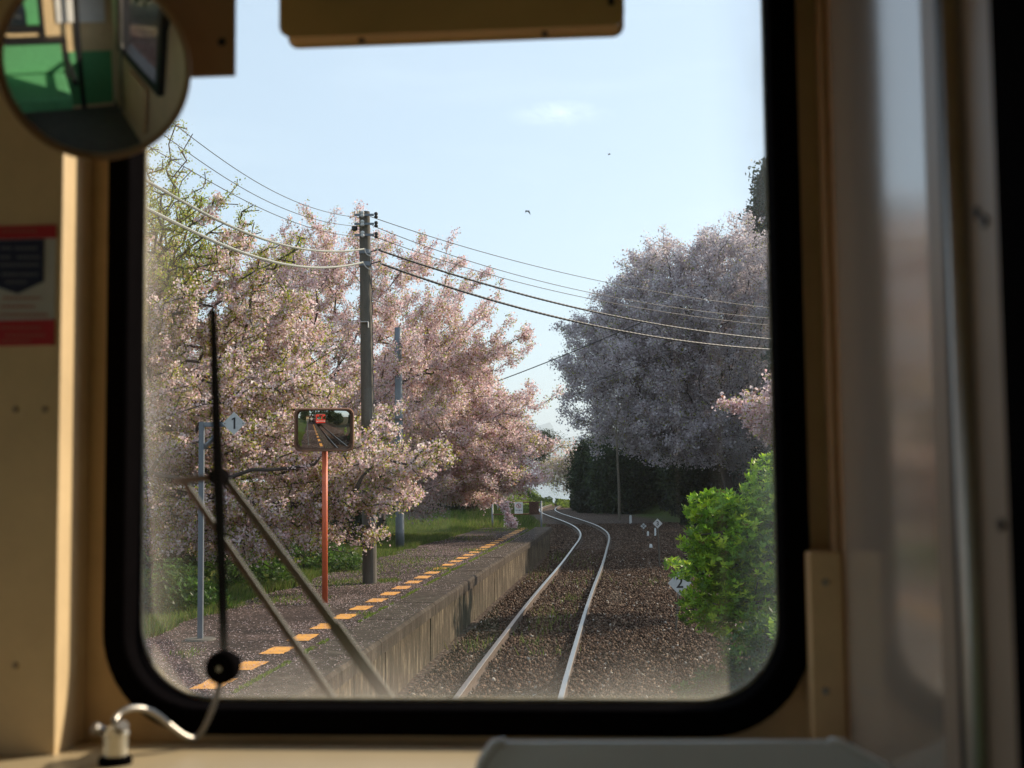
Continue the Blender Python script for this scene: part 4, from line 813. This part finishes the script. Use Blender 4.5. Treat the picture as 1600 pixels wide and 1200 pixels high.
wire([(823, 641), (879, 616), (976, 579), (1050, 550)], 58, 50, .012, 'fainter lower guy wire slanting up in front of the domed cherry', name='guy_wire')

# birds
def bird(u, v, Y, size, flap, yaw, label):
    c = at(u, v, Y); root = empty('bird', c, label, 'bird', None); R_ = Matrix.Translation(Vector([float(a) for a in c])) @ Matrix.Rotation(yaw, 4, 'Z') @ Matrix.Rotation(.25, 4, 'Y'); b = MB()
    prof = [(-.5, .03, .015), (-.36, .05, .02), (-.18, .05, .05), (0, .075, .075), (.15, .06, .06), (.24, .04, .045), (.3, .035, .035), (.36, .01, .012)]; n = 8; V = []
    for (x, a, h) in prof:
        for j in range(n): t = 2 * pi * j / n; V.append(R_ @ Vector((x * size, a * cos(t) * size, h * sin(t) * size)))
    b.add(V, [(i * n + j, i * n + (j + 1) % n, (i + 1) * n + (j + 1) % n, (i + 1) * n + j) for i in range(len(prof) - 1) for j in range(n)] + [tuple(range(n)), tuple(len(V) - n + j for j in range(n))])
    b.build('body', M['bird'], root, sm=True)
    for sg in (-1, 1):
        b = MB(); P_ = [(.14, .04, .02), (.16, .35, .35 * flap[0]), (.02, .85, .35 * flap[0] + .5 * flap[1]), (-.14, .5, .4 * flap[0] + .1 * flap[1]), (-.14, .05, .02)]
        V = [R_ @ Vector((x * size, sg * y * size, z * size + dz)) for dz in (0, .02 * size) for x, y, z in P_]; b.add(V, [(0, 1, 3, 4), (1, 2, 3), (9, 8, 6, 5), (8, 7, 6), (0, 5, 6, 1), (1, 6, 7, 2), (2, 7, 8, 3), (3, 8, 9, 4)]); b.build('wing', M['bird'], root)
bird(824, 330, 70, .34, (.3, -1.3), 2.6, 'lower dark bird with drooping wings in the pale sky'); bird(952, 241, 90, .3, (.25, -.3), .2, 'higher smaller dark bird seen edge on in the pale sky')
# ================================================================== the train and its cab
G = 1.455
wl = pt(223, 600, G)[0]; wr = pt(1207, 600, G)[0]; wb = pt(700, 1097, G)[2]; wt = 3.06
gw = .026
loop = rr(wl, wr, wb, wt, .088, 12); loopo = rr(wl - gw, wr + gw + .004, wb - gw - .003, wt + gw, .088 + gw, 12)
FL = 1.15; RF = 3.3; XL = -2.56; XR = .24; CC = (XL + XR) / 2; XP = -.596
tc_ = tw((CC, -3, FL))[0]
train = empty('railcar', tc_, 'red diesel railcar whose cream-painted driving cab frames the view', 'train')
# inside front wall round the window
def rect_like(x0, x1, z0, z1, n=12):
    P = []
    for k, (ax, az, bx, bz, ex, ez) in enumerate([((x0 + x1) / 2, z0, x1, z0, x1, (z0 + z1) / 2), (x1, (z0 + z1) / 2, x1, z1, (x0 + x1) / 2, z1), ((x0 + x1) / 2, z1, x0, z1, x0, (z0 + z1) / 2), (x0, (z0 + z1) / 2, x0, z0, (x0 + x1) / 2, z0)]):
        for i in range(n + 1):
            q = i / n
            if q < .5: t = .5 + q; P.append((ax + (bx - ax) * (.5 + q), az + (bz - az) * (.5 + q)))
            else: P.append((bx + (ex - bx) * (q - .5), bz + (ez - bz) * (q - .5)))
    return P
sh = rr(wl - gw + .004, wr + gw, wb - gw + .001, wt + gw - .004, .088 + gw, 12)
b = MB(); b.ring(sh, rect_like(XP - .002, XR, FL, RF), 1.42, 1.44)
b.box((-.90, 1.42, FL), (XP - .004, 1.44, RF)); b.box((-2.52, 1.42, FL), (-.902, 1.44, 2.1)); b.box((-2.52, 1.42, 3.0), (-.902, 1.44, RF))
b.box((-2.52, 1.42, 2.102), (-2.3, 1.44, 2.998))
b.build('front_wall', M['tan'], train, tr=True)
# outside skin
sho = rr(wl - .048, wr + .045, wb - .045, wt + .04, .125, 12)
sk = MB(); sk.ring(sho, rect_like(XP - .002, XR + .04, .95, 3.62), 1.50, 1.53)
sk.box((-.90, 1.50, .95), (XP - .004, 1.53, 3.62)); sk.box((-2.6, 1.50, .95), (-.902, 1.53, 2.1)); sk.box((-2.6, 1.50, 3.0), (-.902, 1.53, 3.62)); sk.box((-2.6, 1.50, 2.102), (-2.3, 1.53, 2.998))
sk.box((XL - .04, -10, .95), (XL - .01, 1.498, 2.0)); sk.box((XL - .04, -10, 2.95), (XL - .01, 1.498, 3.62)); sk.box((XR + .012, -10, .95), (XR + .04, 1.498, 2.0)); sk.box((XR + .012, -10, 2.95), (XR + .04, 1.498, 3.62))
sk.box((XR + .012, .95, 2.001), (XR + .04, 1.498, 2.949)); sk.box((XL - .04, 1.2, 2.001), (XL - .01, 1.498, 2.949))
o = sk.build('body_shell', M['trainred'], train, tr=True)
b = MB(); b.box((XL - .042, 1.535, 1.5), (XR + .042, 1.545, 1.62)); b.build('white_stripe', M['white'], train, tr=True)
for sx in (XL + .35, XR - .35):
    b = MB(); b.lathe([(.11, 0), (.11, .03), (.085, .04)], (sx, 1.53, 1.35), (0, 1, 0), 20); hl = b.build('headlamp', M['metal'], train, tr=True)
    b = MB(); b.lathe([(.08, .041), (.06, .055), (.01, .06)], (sx, 1.53, 1.35), (0, 1, 0), 20); b.build('lens', M['lamp'], hl, tr=True)
b = MB(); b.box((CC - .45, 1.532, 3.1), (CC + .45, 1.55, 3.4)); b.build('destination_panel', M['darkglass'], train, tr=True)
b = MB(); b.box((-2.28, 1.46, 2.12), (-.92, 1.466, 2.98)); b.build('assistant_windscreen', M['glass'], train, tr=True)
b = MB(); V = []; K = 12
for yy in (-10, 1.5):
    for i in range(K + 1): a = pi * i / K; V.append((CC - cos(a) * 1.44, yy, 3.62 + .28 * sin(a)))
b.add(V, [(i, i + 1, K + 2 + i, K + 1 + i) for i in range(K)] + [tuple(range(K + 1)), tuple(K + 1 + i for i in range(K + 1))]); b.build('roof', M['concrete'], train, tr=True)
b = MB(); b.box((XL, -10, .7), (XR, 1.45, 1.1)); b.box((CC - .2, 1.5, .72), (CC + .2, 1.8, .95))
b.build('underframe', M['black'], train, tr=True)
for yy in (-.2, -2.3):
    for sx in (-.56, .56):
        b = MB(); b.lathe([(.43, -.06), (.43, .06)], (CC + sx, yy, .43), (1, 0, 0), 28); b.build('wheel', M['rust'], train, tr=True)
# glass
me = bpy.data.meshes.new('windscreen'); RN = 30; K = len(loop); cxw, czw = (wl + wr) / 2, (wb + wt) / 2; V = []; E = []
for i in range(RN + 1):
    q = (i / RN) ** .6
    for x, z in loop: V.append((cxw + (x - cxw) * q, G, czw + (z - czw) * q))
Fq = [(i * K + j, i * K + (j + 1) % K, (i + 1) * K + (j + 1) % K, (i + 1) * K + j) for i in range(RN) for j in range(K)]
me.from_pydata([tuple(p) for p in tw(V)], [], Fq); me.materials.append(M['glass'])
at_ = me.attributes.new('edge', 'FLOAT', 'POINT'); val = []
for x, _, z in V:
    dx = min(x - wl, wr - x); dz = z - wb; k_ = max(0, 1 - dx / .085); kz = max(0, 1 - dz / .07); cr = max(0, 1 - max(0, math.hypot(max(0, .16 - dx), max(0, .2 - dz)) and (.22 - math.hypot(max(0, .16 - dx), max(0, .2 - dz))) / .12)) if (dx < .16 and dz < .2) else 0
    val.append(min(1.0, max(k_, kz, cr)))
at_.data.foreach_set('value', val); o = bpy.data.objects.new('windscreen', me); link(o, train)
b = MB(); b.ring(loop, loopo, 1.405, 1.462); b.build('rubber_seal', M['rubber'], train, tr=True, bevel=.006)
bead_in = rr(wl + .0015, wr - .002, wb + .0045, wt - .002, .0865, 12)
b = MB(); b.ring(bead_in, loop, 1.4562, 1.460); b.build('glazing_bead', mat('aged_sealant', (.26, .21, .09), .7, var=.4, scale=60), train, tr=True)
# pillar (partition) at the left
lyp = .596 / .4452
b = MB(); b.box((-.84, lyp, FL), (XP, 1.418, RF)); b.build('left_pillar', M['cream'], train, tr=True, bevel=.002)
# notice sticker on the pillar
def pp(u, v): p = pt(u, v, lyp - .0015); return p
x0 = pp(-30, 445)[0]; x1 = pp(86, 445)[0]; zt_ = pp(45, 352)[2]; z1_ = pp(45, 373)[2]; z2_ = pp(45, 500)[2]; zb_ = pp(45, 540)[2]
root = empty('notice_sticker', tw((x0, lyp, zb_))[0], 'red, white and navy notice sticker on the cream pillar left of the windscreen', 'sticker')
b = MB(); b.box((x0, lyp - .001, zb_), (x1, lyp + .0005, zt_)); b.build('white_sheet', M['signgrey'], root, tr=True)
b = MB(); b.box((x0, lyp - .002, z1_), (x1 + .0005, lyp - .0012, zt_)); b.build('red_band', M['red'], root, tr=True)
b = MB(); b.box((x0, lyp - .002, zb_), (x1 + .0005, lyp - .0012, z2_)); b.build('red_band', M['red'], root, tr=True)
nx0, nx1 = x0, pp(68, 445)[0]; nz0 = pp(40, 440)[2]; nzb = pp(30, 459)[2]; xm = pp(28, 450)[0]
b = MB(); P_ = [(nx0, z1_ - .001), (nx1, z1_ - .001), (nx1, nz0), (xm, nzb), (nx0, nz0 + .001)]; V = [(x, lyp - .0021, z) for x, z in P_] + [(x, lyp - .0012, z) for x, z in P_]
b.add(V, [(0, 1, 2, 3, 4), (9, 8, 7, 6, 5)] + [(i, (i + 1) % 5, 5 + (i + 1) % 5, 5 + i) for i in range(5)]); b.build('navy_arrow', M['navy'], root, tr=True)
b = MB()
for (v, ua, ub) in ((386, 2, 20), (386, 24, 60), (400, 0, 16), (400, 28, 62), (412, 0, 62), (427, 4, 30), (427, 33, 60), (439, 10, 42)):
    k = ua
    while k < ub:
        a = pp(k, v); c = pp(min(k + 4, ub), v + 4); b.box((a[0], lyp - .0026, c[2]), (c[0], lyp - .0022, a[2])); k += 6
tag(b.build('pale_lettering', mat('pale_print', (.16, .17, .22), .5), root, tr=True), kind='stuff')
b = MB()
for (v, ua, ub) in ((464, 6, 64), (477, 2, 54), (490, 0, 74), (510, 2, 66), (522, 10, 70), (531, 4, 48), (359, 4, 60)):
    k = ua
    while k < ub:
        a = pp(k, v); c = pp(min(k + 4, ub), v + 4); b.box((a[0], lyp - .0026, c[2]), (c[0], lyp - .0022, a[2])); k += 7
tag(b.build('red_lettering', mat('reddish_print', (.42, .14, .1), .5), root, tr=True), kind='stuff')
# right: corner post, lower block, glossy side pane, pillars
b = MB(); a = pt(1300, 600, 1.39)[0]; b.box((a - .004, 1.385, FL), (a + .006, 1.42, RF)); b.box((a + .010, 1.372, FL), (XR - .001, 1.42, RF)); b.build('corner_post', M['brown'], train, tr=True, bevel=.003)
z8 = pt(1290, 862, 1.38)[2]; x8 = pt(1262, 1000, 1.40)[0]; b = MB(); b.box((x8, 1.378, FL), (a + .004, 1.419, z8)); b.build('lower_block', M['tan'], train, tr=True, bevel=.003)
def ly_at(u): s_ = math.tan(math.atan((u - 800) / F) - TH); return XR / s_
yA, yB, yC, yD, yE = 1.372, ly_at(1465), ly_at(1518), ly_at(1536), ly_at(1580)
b = MB(); b.box((XR, yB, 1.9), (XR + .008, yA, 3.05)); b.build('side_pane', M['sidepane'], train, tr=True)
b = MB(); b.box((XR - .003, yE, FL), (XR + .01, yB, RF)); b.build('side_pillar', M['darktrim'], train, tr=True)
b = MB(); b.box((XR - .008, ly_at(1500), FL), (XR - .0035, ly_at(1504), RF)); b.build('seam_strip', M['black'], train, tr=True)
for (u, v) in ((1548, 332), (1560, 345), (1568, 820)):
    p = (XR - .0035, ly_at(u), pt(u, v, ly_at(u))[2]); b = MB(); b.lathe([(.004, 0), (.004, .002)], p, (-1, 0, 0), 10); b.build('screw', M['black'], train, tr=True)
b = MB(); yr = (yC + yD) / 2; b.tube([(XR - .006, yr, FL), (XR - .006, yr, RF)], (yC - yD) * .36, 12); b.build('metal_strip', M['darkmetal'] if 'darkmetal' in M else M['metal'], train, tr=True, sm=True)
b = MB(); b.box((XR - .005, yE - .3, FL), (XR + .01, yE - .004, RF)); b.build('rubber_edge', M['rubber'], train, tr=True)
b = MB(); b.box((XR, yB, FL), (XR + .008, yA, 1.899)); b.box((XR, yB, 3.051), (XR + .008, yA, RF)); b.box((XR, -.15, 1.981), (XR + .008, yE - .301, 2.949)); b.box((XR, -1.4, 1.981), (XR + .008, -1.0, 2.949)); b.box((XR, -10, FL), (XR + .008, yE - .301, 1.98)); b.box((XR, -10, 2.95), (XR + .008, yE - .301, RF))
for yy in np.arange(-9.5, -.5, 1.5): b.box((XR, yy, 1.981), (XR + .008, yy + .25, 2.949))
b.box((XL, -10, FL), (XL + .02, 1.415, 1.98)); b.box((XL, -10, 2.95), (XL + .02, 1.415, RF)); b.box((XL, 1.0, 1.981), (XL + .02, 1.415, 2.949)); b.box((XL, -1.4, 1.981), (XL + .02, -1.0, 2.949))
for yy in np.arange(-9.5, .0, 1.5): b.box((XL, yy, 1.981), (XL + .02, yy + .25, 2.949))
b.build('side_wall', M['cream'], train, tr=True)
b = MB(); b.box((XL + .021, -10, FL - .03), (XR - .001, 1.41, FL)); b.build('floor', M['floor'], train, tr=True)
b = MB(); b.box((XL + .021, -10, RF), (XR - .001, 1.41, RF + .03)); b.build('ceiling', M['cream'], train, tr=True)
# rear bulkhead with openings, panels and green seats (seen in the round mirror)
b = MB(); b.box((-2.5, -1.3, FL), (-1.9, -1.26, RF - .01)); b.box((-1.2, -1.3, FL), (-.5, -1.26, 2.1)); b.box((-1.2, -1.3, 2.9), (-.5, -1.26, RF - .01)); b.box((-.5, -1.3, FL), (.2, -1.26, RF - .01)); b.box((-1.25, -1.31, FL), (-1.2, -1.25, RF - .01))
b.build('bulkhead', M['cream'], train, tr=True)
b = MB()
for x in (-1.9, -1.215, -.5, -.16): b.box((x - .03, -1.33, FL), (x + .02, -1.24, RF - .011))
b.box((-1.2, -1.335, 2.07), (-.5, -1.245, 2.12)); b.build('bulkhead_frame', M['black'], train, tr=True)
b = MB(); b.box((-.48, -1.255, 1.2), (.18, -1.25, 1.85)); b.box((-1.18, -1.255, 1.2), (-.53, -1.25, 1.85)); b.build('green_panel', M['green'], train, tr=True)
b = MB(); b.box((-.95, -1.05, 1.6), (-.35, -.55, 1.72)); b.box((-.95, -1.12, 1.72), (-.35, -1.04, 2.02)); b.build('driver_seat', M['green'], train, tr=True, bevel=.02)
b = MB(); b.tube([(-.99, -.55, 1.85), (-.99, -1.0, 1.85)], .025, 8); b.tube([(-.31, -.55, 1.85), (-.31, -1.0, 1.85)], .025, 8); b.build('arm_rest', M['black'], train, tr=True)
b = MB(); b.box((-1.0, -1.15, 1.66), (-.96, -1.03, 2.06)); b.box((-.34, -1.15, 1.66), (-.30, -1.03, 2.06)); b.box((-.959, -1.15, 2.022), (-.341, -1.03, 2.06)); b.build('seat_piping', M['black'], train, tr=True)
b = MB(); b.box((XR - .05, -1.06, 1.93), (XR + .06, -.10, 2.006)); b.box((XR - .05, -1.06, 2.007), (XR + .06, -.998, 2.95)); b.box((XR - .05, -.152, 2.007), (XR + .06, -.10, 2.95)); b.build('side_window_frame', M['black'], train, tr=True)
b = MB(); b.box((XR - .05, -.75, 1.4), (XR - .012, -.35, 1.85)); b.build('cabinet', M['tan'], train, tr=True, bevel=.01)
b = MB(); b.tube([(XR - .06, -.9, 1.3), (XR - .06, -.9, 2.9)], .016, 8); b.build('grab_pole', M['metal'], train, tr=True)
b = MB(); b.box((-.36, -1.249, 2.16), (.12, -1.243, 2.6)); b.build('timetable_holder', M['white'], train, tr=True)
b = MB(); b.box((-.34, -1.242, 2.62), (.10, -1.236, 2.68)); b.build('yellow_plate', M['yellow'], train, tr=True)
b = MB(); b.lathe([(.03, 0), (.035, .02), (.02, .05)], (-1.1, -1.25, 1.9), (0, 1, 0), 12); b.build('door_handle', M['metal'], train, tr=True)
for yy in (-3.2, -4.6, -6.0):
    b = MB(); b.box((-2.45, yy, 1.5), (-1.7, yy + .45, 1.62)); b.box((-2.45, yy - .1, 1.6), (-1.7, yy, 2.25)); b.build('passenger_seat', M['green'], train, tr=True, bevel=.02)
    b = MB(); b.box((-.75, yy, 1.5), (.1, yy + .45, 1.62)); b.box((-.75, yy - .1, 1.6), (.1, yy, 2.25)); b.build('passenger_seat', M['green'], train, tr=True, bevel=.02)
b = MB(); b.box((-.95, 0.35, 1.6), (-.7, .9, 2.0)); b.build('teal_console', M['teal'], train, tr=True, bevel=.02)
# sill / desk
zs_ = pt(400, 1160, 1.41)[2]
b = MB(); b.box((-2.5, 1.0, zs_ - .05), (XR - .002, 1.4185, zs_)); b.build('desk_ledge', mat('cream_desk_top', (.44, .355, .22), .42, var=.08, scale=6), train, tr=True, bevel=.006)
b = MB(); b.box((-2.5, .98, FL), (XR - .003, 1.02, zs_ - .03)); b.build('desk_front', M['cream'], train, tr=True)

# grey cowl standing on the desk
yc_ = 1.17
for (u, v) in ((24, 640), (24, 1040), (70, 640)):
    s_ = pt(u, v, lyp); b = MB(); b.lathe([(.0035, 0), (.003, .0016)], (s_[0], lyp, s_[2]), (0, -1, 0), 10); b.build('screw', M['darktrim'], train, tr=True)
for v in (910, 1080):
    s_ = pt(1290, v, 1.378); b = MB(); b.lathe([(.004, 0), (.003, .002)], (s_[0], 1.378, s_[2]), (0, -1, 0), 10); b.build('screw', M['metal'], train, tr=True)
p0 = pt(748, 1215, yc_); p1 = pt(776, 1162, yc_); p2_ = pt(1312, 1161, yc_); p3_ = pt(1392, 1215, yc_)
root = empty('instrument_cowl', tw((p0[0], yc_, zs_))[0], 'grey instrument cowl with bright metal corner edges standing on the desk', 'cowl')
P_ = [(p0[0], zs_ - .0), (p0[0], p0[2]), (p0[0] + .004, p1[2] - .016), (p1[0] - .002, p1[2] - .002), (p1[0] + .008, p1[2]), (p2_[0] - .01, p2_[2]), (p2_[0], p2_[2] - .001), (p2_[0] + .022, p2_[2] - .013), (p3_[0] - .006, p3_[2] + .008), (p3_[0], p3_[2]), (p3_[0], zs_)]
n = len(P_); b = MB(); V = [(x, yc_, z) for x, z in P_] + [(x, yc_ + .012, z) for x, z in P_]; b.add(V, [tuple(range(n)), tuple(range(n, 2 * n))[::-1]] + [(i, (i + 1) % n, n + (i + 1) % n, n + i) for i in range(n)])
b.build('cowl_body', M['greyplastic'], root, tr=True, bevel=.001)
b = MB(); b.tube([(x, yc_ - .004, z + .002) for x, z in P_[1:5]], .005, 8); b.build('edge_trim', M['trim'], root, tr=True, sm=True)
b = MB(); b.tube([(x, yc_ - .004, z + .002) for x, z in P_[5:10]], .0042, 8); b.build('edge_trim', M['trim'], root, tr=True, sm=True)

# air valve, pipe and wiper motor knob
vb = pt(180, 1186, 1.30); r_ = .0125
root = empty('air_valve', tw((vb[0], 1.30, zs_))[0], 'small clear and chrome valve canister standing on the desk at the lower left', 'valve')
b = MB(); b.lathe([(.017, 0), (.017, .006), (.014, .009)], (vb[0], 1.30, zs_), n=20); b.build('base', M['rubber'], root, tr=True)
b = MB(); hh = pt(180, 1132, 1.30)[2] - zs_; b.lathe([(r_, .009), (r_, hh * .72), (r_ * 1.1, hh * .74), (r_ * 1.1, hh * .8), (r_ * .8, hh * .86), (r_ * .8, hh * .93), (r_ * .35, hh)], (vb[0], 1.30, zs_), n=20); b.build('canister', M['clear'], root, tr=True, sm=False)
b = MB(); b.lathe([(.005, 0), (.006, .012)], (vb[0] - r_, 1.30, zs_ + hh * .8), (-.5, -.5, .4), 10); b.lathe([(.005, 0), (.006, .012)], (vb[0] + r_ * .5, 1.295, zs_ + hh * .85), (.5, -.5, .6), 10); b.build('nipple', M['metal'], root, tr=True)
px = [(178, 1128, 1.30), (184, 1116, 1.31), (200, 1107, 1.32), (222, 1106, 1.335), (245, 1116, 1.35), (268, 1136, 1.36), (288, 1151, 1.37), (302, 1155, 1.38), (314, 1147, 1.385), (325, 1125, 1.39), (335, 1100, 1.395), (343, 1072, 1.40), (347, 1050, 1.405)]
C_ = np.array([pt(*q) for q in px]); tt = np.linspace(0, len(px) - 1, 60); ii = np.arange(len(px)); sm_ = np.stack([np.interp(tt, ii, C_[:, k]) for k in range(3)], 1); sm_[2:-2] = (sm_[:-4] + sm_[1:-3] + sm_[2:-2] + sm_[3:-1] + sm_[4:]) / 5
b = MB(); b.tube(sm_, .0034, 12); o = b.build('air_pipe', M['metal'], train, tr=True, sm=True)
kb = pt(349, 1042, 1.40); root = empty('wiper_motor', tw((kb[0], 1.43, kb[2]))[0], 'round black wiper motor boss fixed at the lower left of the windscreen', 'wiper motor')
b = MB(); b.lathe([(.006, -.05), (.006, -.012), (.0168, -.011), (.0180, -.006), (.0180, .008), (.0155, .013), (.013, .0135)], (kb[0], 1.40, kb[2]), (0, -1, 0), 32); b.build('boss', M['rubber'], root, tr=True)
b = MB(); b.lathe([(.0035, .0135), (.003, .017)], (kb[0], 1.40, kb[2]), (0, -1, 0), 12); b.build('screw_cap', M['metal'], root, tr=True)

# wiper outside the glass
root = empty('windscreen_wiper', tw(pt(560, 1095, 1.53))[0], 'black windscreen wiper with upright blade and two slanting parallel arms outside the glass', 'wiper')
Y_ = 1.51
b = MB(); P_ = [pt(333, 484, Y_), pt(336, 600, Y_), pt(341, 745, Y_), pt(346, 880, Y_), pt(350, 1026, Y_)]; b.tube([(p[0], p[1], p[2]) for p in P_], [.0042, .0055, .0068, .006, .0048], 8); b.build('blade', M['rubber'], root, tr=True)
armm = mat('weathered_wiper_arm', (.11, .105, .08), .5, var=.2, scale=30)
def bar(px0, px1, w0, w1, name):
    a = np.array(pt(*px0, Y_ + .035)); c = np.array(pt(*px1, Y_ + .035)); d = c - a; d /= np.linalg.norm(d); nn = np.array([d[2], 0, -d[0]]); b = MB(); V = []
    for q, w_ in ((a, w0), (c, w1)):
        for s1, s2 in ((-1, -1), (1, -1), (1, 1), (-1, 1)): V.append(q + nn * s1 * w_ + np.array([0, s2 * .003, 0]))
    b.add(V, [(0, 1, 2, 3), (7, 6, 5, 4), (0, 4, 5, 1), (1, 5, 6, 2), (2, 6, 7, 3), (3, 7, 4, 0)]); b.build(name, armm, root, tr=True, bevel=.0012)
bar((284, 748), (545, 1130), .0038, .0048, 'lower_arm'); bar((346, 740), (528, 985), .0045, .0058, 'upper_arm'); bar((522, 976), (632, 1128), .0072, .0078, 'arm_sleeve')
bar((272, 752), (350, 744), .0042, .0042, 'cross_link')
b = MB(); q = pt(342, 745, Y_ + .015); b.lathe([(.011, -.01), (.011, .012), (.006, .02)], (q[0], q[1], q[2]), (0, 1, 0), 14); b.build('pivot_nut', M['rubber'], root, tr=True)
b = MB(); q = pt(600, 1135, Y_ + .0); b.box((q[0] - .05, 1.532, q[2] - .03), (q[0] + .04, 1.56, q[2] + .01)); b.build('arm_mount', armm, root, tr=True)

# round mirror at top left
MY = 1.15; mcx = pt(147, 103, MY); mr_ = 155 / F * MY
mc_ = Vector(mcx); vd = (Vector((0, 0, CAMZ)) - mc_).normalized()
mn = (vd + Vector((-.10, 0, -.05))).normalized()
root = empty('round_mirror', tw(mcx)[0], 'round driver mirror with brown rim at the top left, reflecting green seats and cream panels', 'mirror')
Rm_ = .62; K = 48; q_ = Vector((0, 0, 1)).rotation_difference(mn); V = [mc_ + mn * 0]; rings = 10
for i in range(1, rings + 1):
    r = mr_ * .955 * i / rings; h = -(Rm_ - math.sqrt(Rm_ ** 2 - r * r))
    for j in range(K): V.append(mc_ + q_ @ Vector((r * cos(2 * pi * j / K), r * sin(2 * pi * j / K), h)))
f = [(0, 1 + j, 1 + (j + 1) % K) for j in range(K)] + [(1 + (i - 1) * K + j, 1 + i * K + j, 1 + i * K + (j + 1) % K, 1 + (i - 1) * K + (j + 1) % K) for i in range(1, rings) for j in range(K)]
b = MB(); b.add(V, f); b.build('mirror_glass', M['mirror'], root, tr=True, sm=True)
b = MB(); b.lathe([(mr_ * .945, -.005), (mr_ * .95, .002), (mr_ * .985, .004), (mr_ * 1.0, -.002), (mr_ * .99, -.014), (mr_ * .6, -.022), (.01, -.024)], tuple(mc_), tuple(mn), 64)
o = b.build('mirror_rim', M['brown'], root, tr=True, sm=True)
# (open front: drop the first cap)
bm_ = o.data; 
import bmesh
bb = bmesh.new(); bb.from_mesh(bm_); bb.faces.ensure_lookup_table(); big = [fc for fc in bb.faces if len(fc.verts) == 64]; big.sort(key=lambda fc: -fc.calc_area()); bmesh.ops.delete(bb, geom=big[:1], context='FACES'); bb.to_mesh(bm_); bb.free()
p0 = pt(284, 122, 1.24); p1 = pt(368, 122, 1.24); b = MB(); b.box((p0[0] - .03, 1.238, p0[2]), (p1[0], 1.2415, p0[2] + .16)); b.build('mounting_plate', M['brown'], root, tr=True, bevel=.0008)
b = MB(); s_ = pt(346, 65, 1.237); b.lathe([(.0045, 0), (.003, .002)], (s_[0], 1.2375, s_[2]), (0, -1, 0), 12); b.build('screw', M['black'], root, tr=True)
b = MB(); b.tube([tuple(mc_ - mn * .02), (mc_.x + .03, 1.2, mc_.z + .12), (p0[0] + .02, 1.237, p0[2] + .1)], .006, 8); b.build('stalk', M['black'], root, tr=True)

# sun visor case
va = pt(442, 53, 1.30); vb_ = pt(970, 51, 1.30)
root = empty('visor_case', tw(((va[0] + vb_[0]) / 2, 1.32, va[2]))[0], 'brown rounded case hanging across the top of the windscreen', 'visor')
n = 8; rcr = .0085; prof = rr(va[0], vb_[0], va[2], va[2] + .35, rcr, 6)
b = MB(); V = [(x, 1.30, z) for x, z in prof] + [(x, 1.337, z) for x, z in prof]; K = len(prof); b.add(V, [tuple(range(K)), tuple(range(K, 2 * K))[::-1]] + [(i, (i + 1) % K, K + (i + 1) % K, K + i) for i in range(K)])
b.build('case', M['vcase'], root, tr=True, bevel=.004)
b = MB(); q = pt(955, 8, 1.299); b.box((q[0] - .003, 1.2975, q[2]), (q[0] + .003, 1.2995, q[2] + .02)); b.build('latch', M['black'], root, tr=True)
for u in (560, 850):
    q = pt(u, 72, 1.31); b = MB(); b.box((q[0] - .003, 1.322, va[2] - .002), (q[0] + .003, 1.332, va[2] + .001)); b.build('rubber_foot', M['black'], root, tr=True)
q = pt(500, 2, 1.298); q2 = pt(915, 2, 1.298); b = MB(); b.box((q[0], 1.294, q[2] + .004), (q2[0], 1.2995, q[2] + .2)); b.build('dark_insert', M['black'], root, tr=True)

# ------------------------------------------------------------------ air haze over the bay
b = MB(); b.box((-7000, -300, -17.5), (9000, 14500, 420))
hz = bpy.data.materials.new('air_haze'); hz.use_nodes = True; hn = hz.node_tree; hn.nodes.clear()
pv = hn.nodes.new('ShaderNodeVolumePrincipled'); pv.inputs['Color'].default_value = (.80, .90, 1, 1); pv.inputs['Density'].default_value = .00016; pv.inputs['Anisotropy'].default_value = .35
ho = hn.nodes.new('ShaderNodeOutputMaterial'); hn.links.new(pv.outputs[0], ho.inputs['Volume'])
o = b.build('haze', hz); tag(o, 'thin pale sea haze fading the far mountain', kind='stuff')
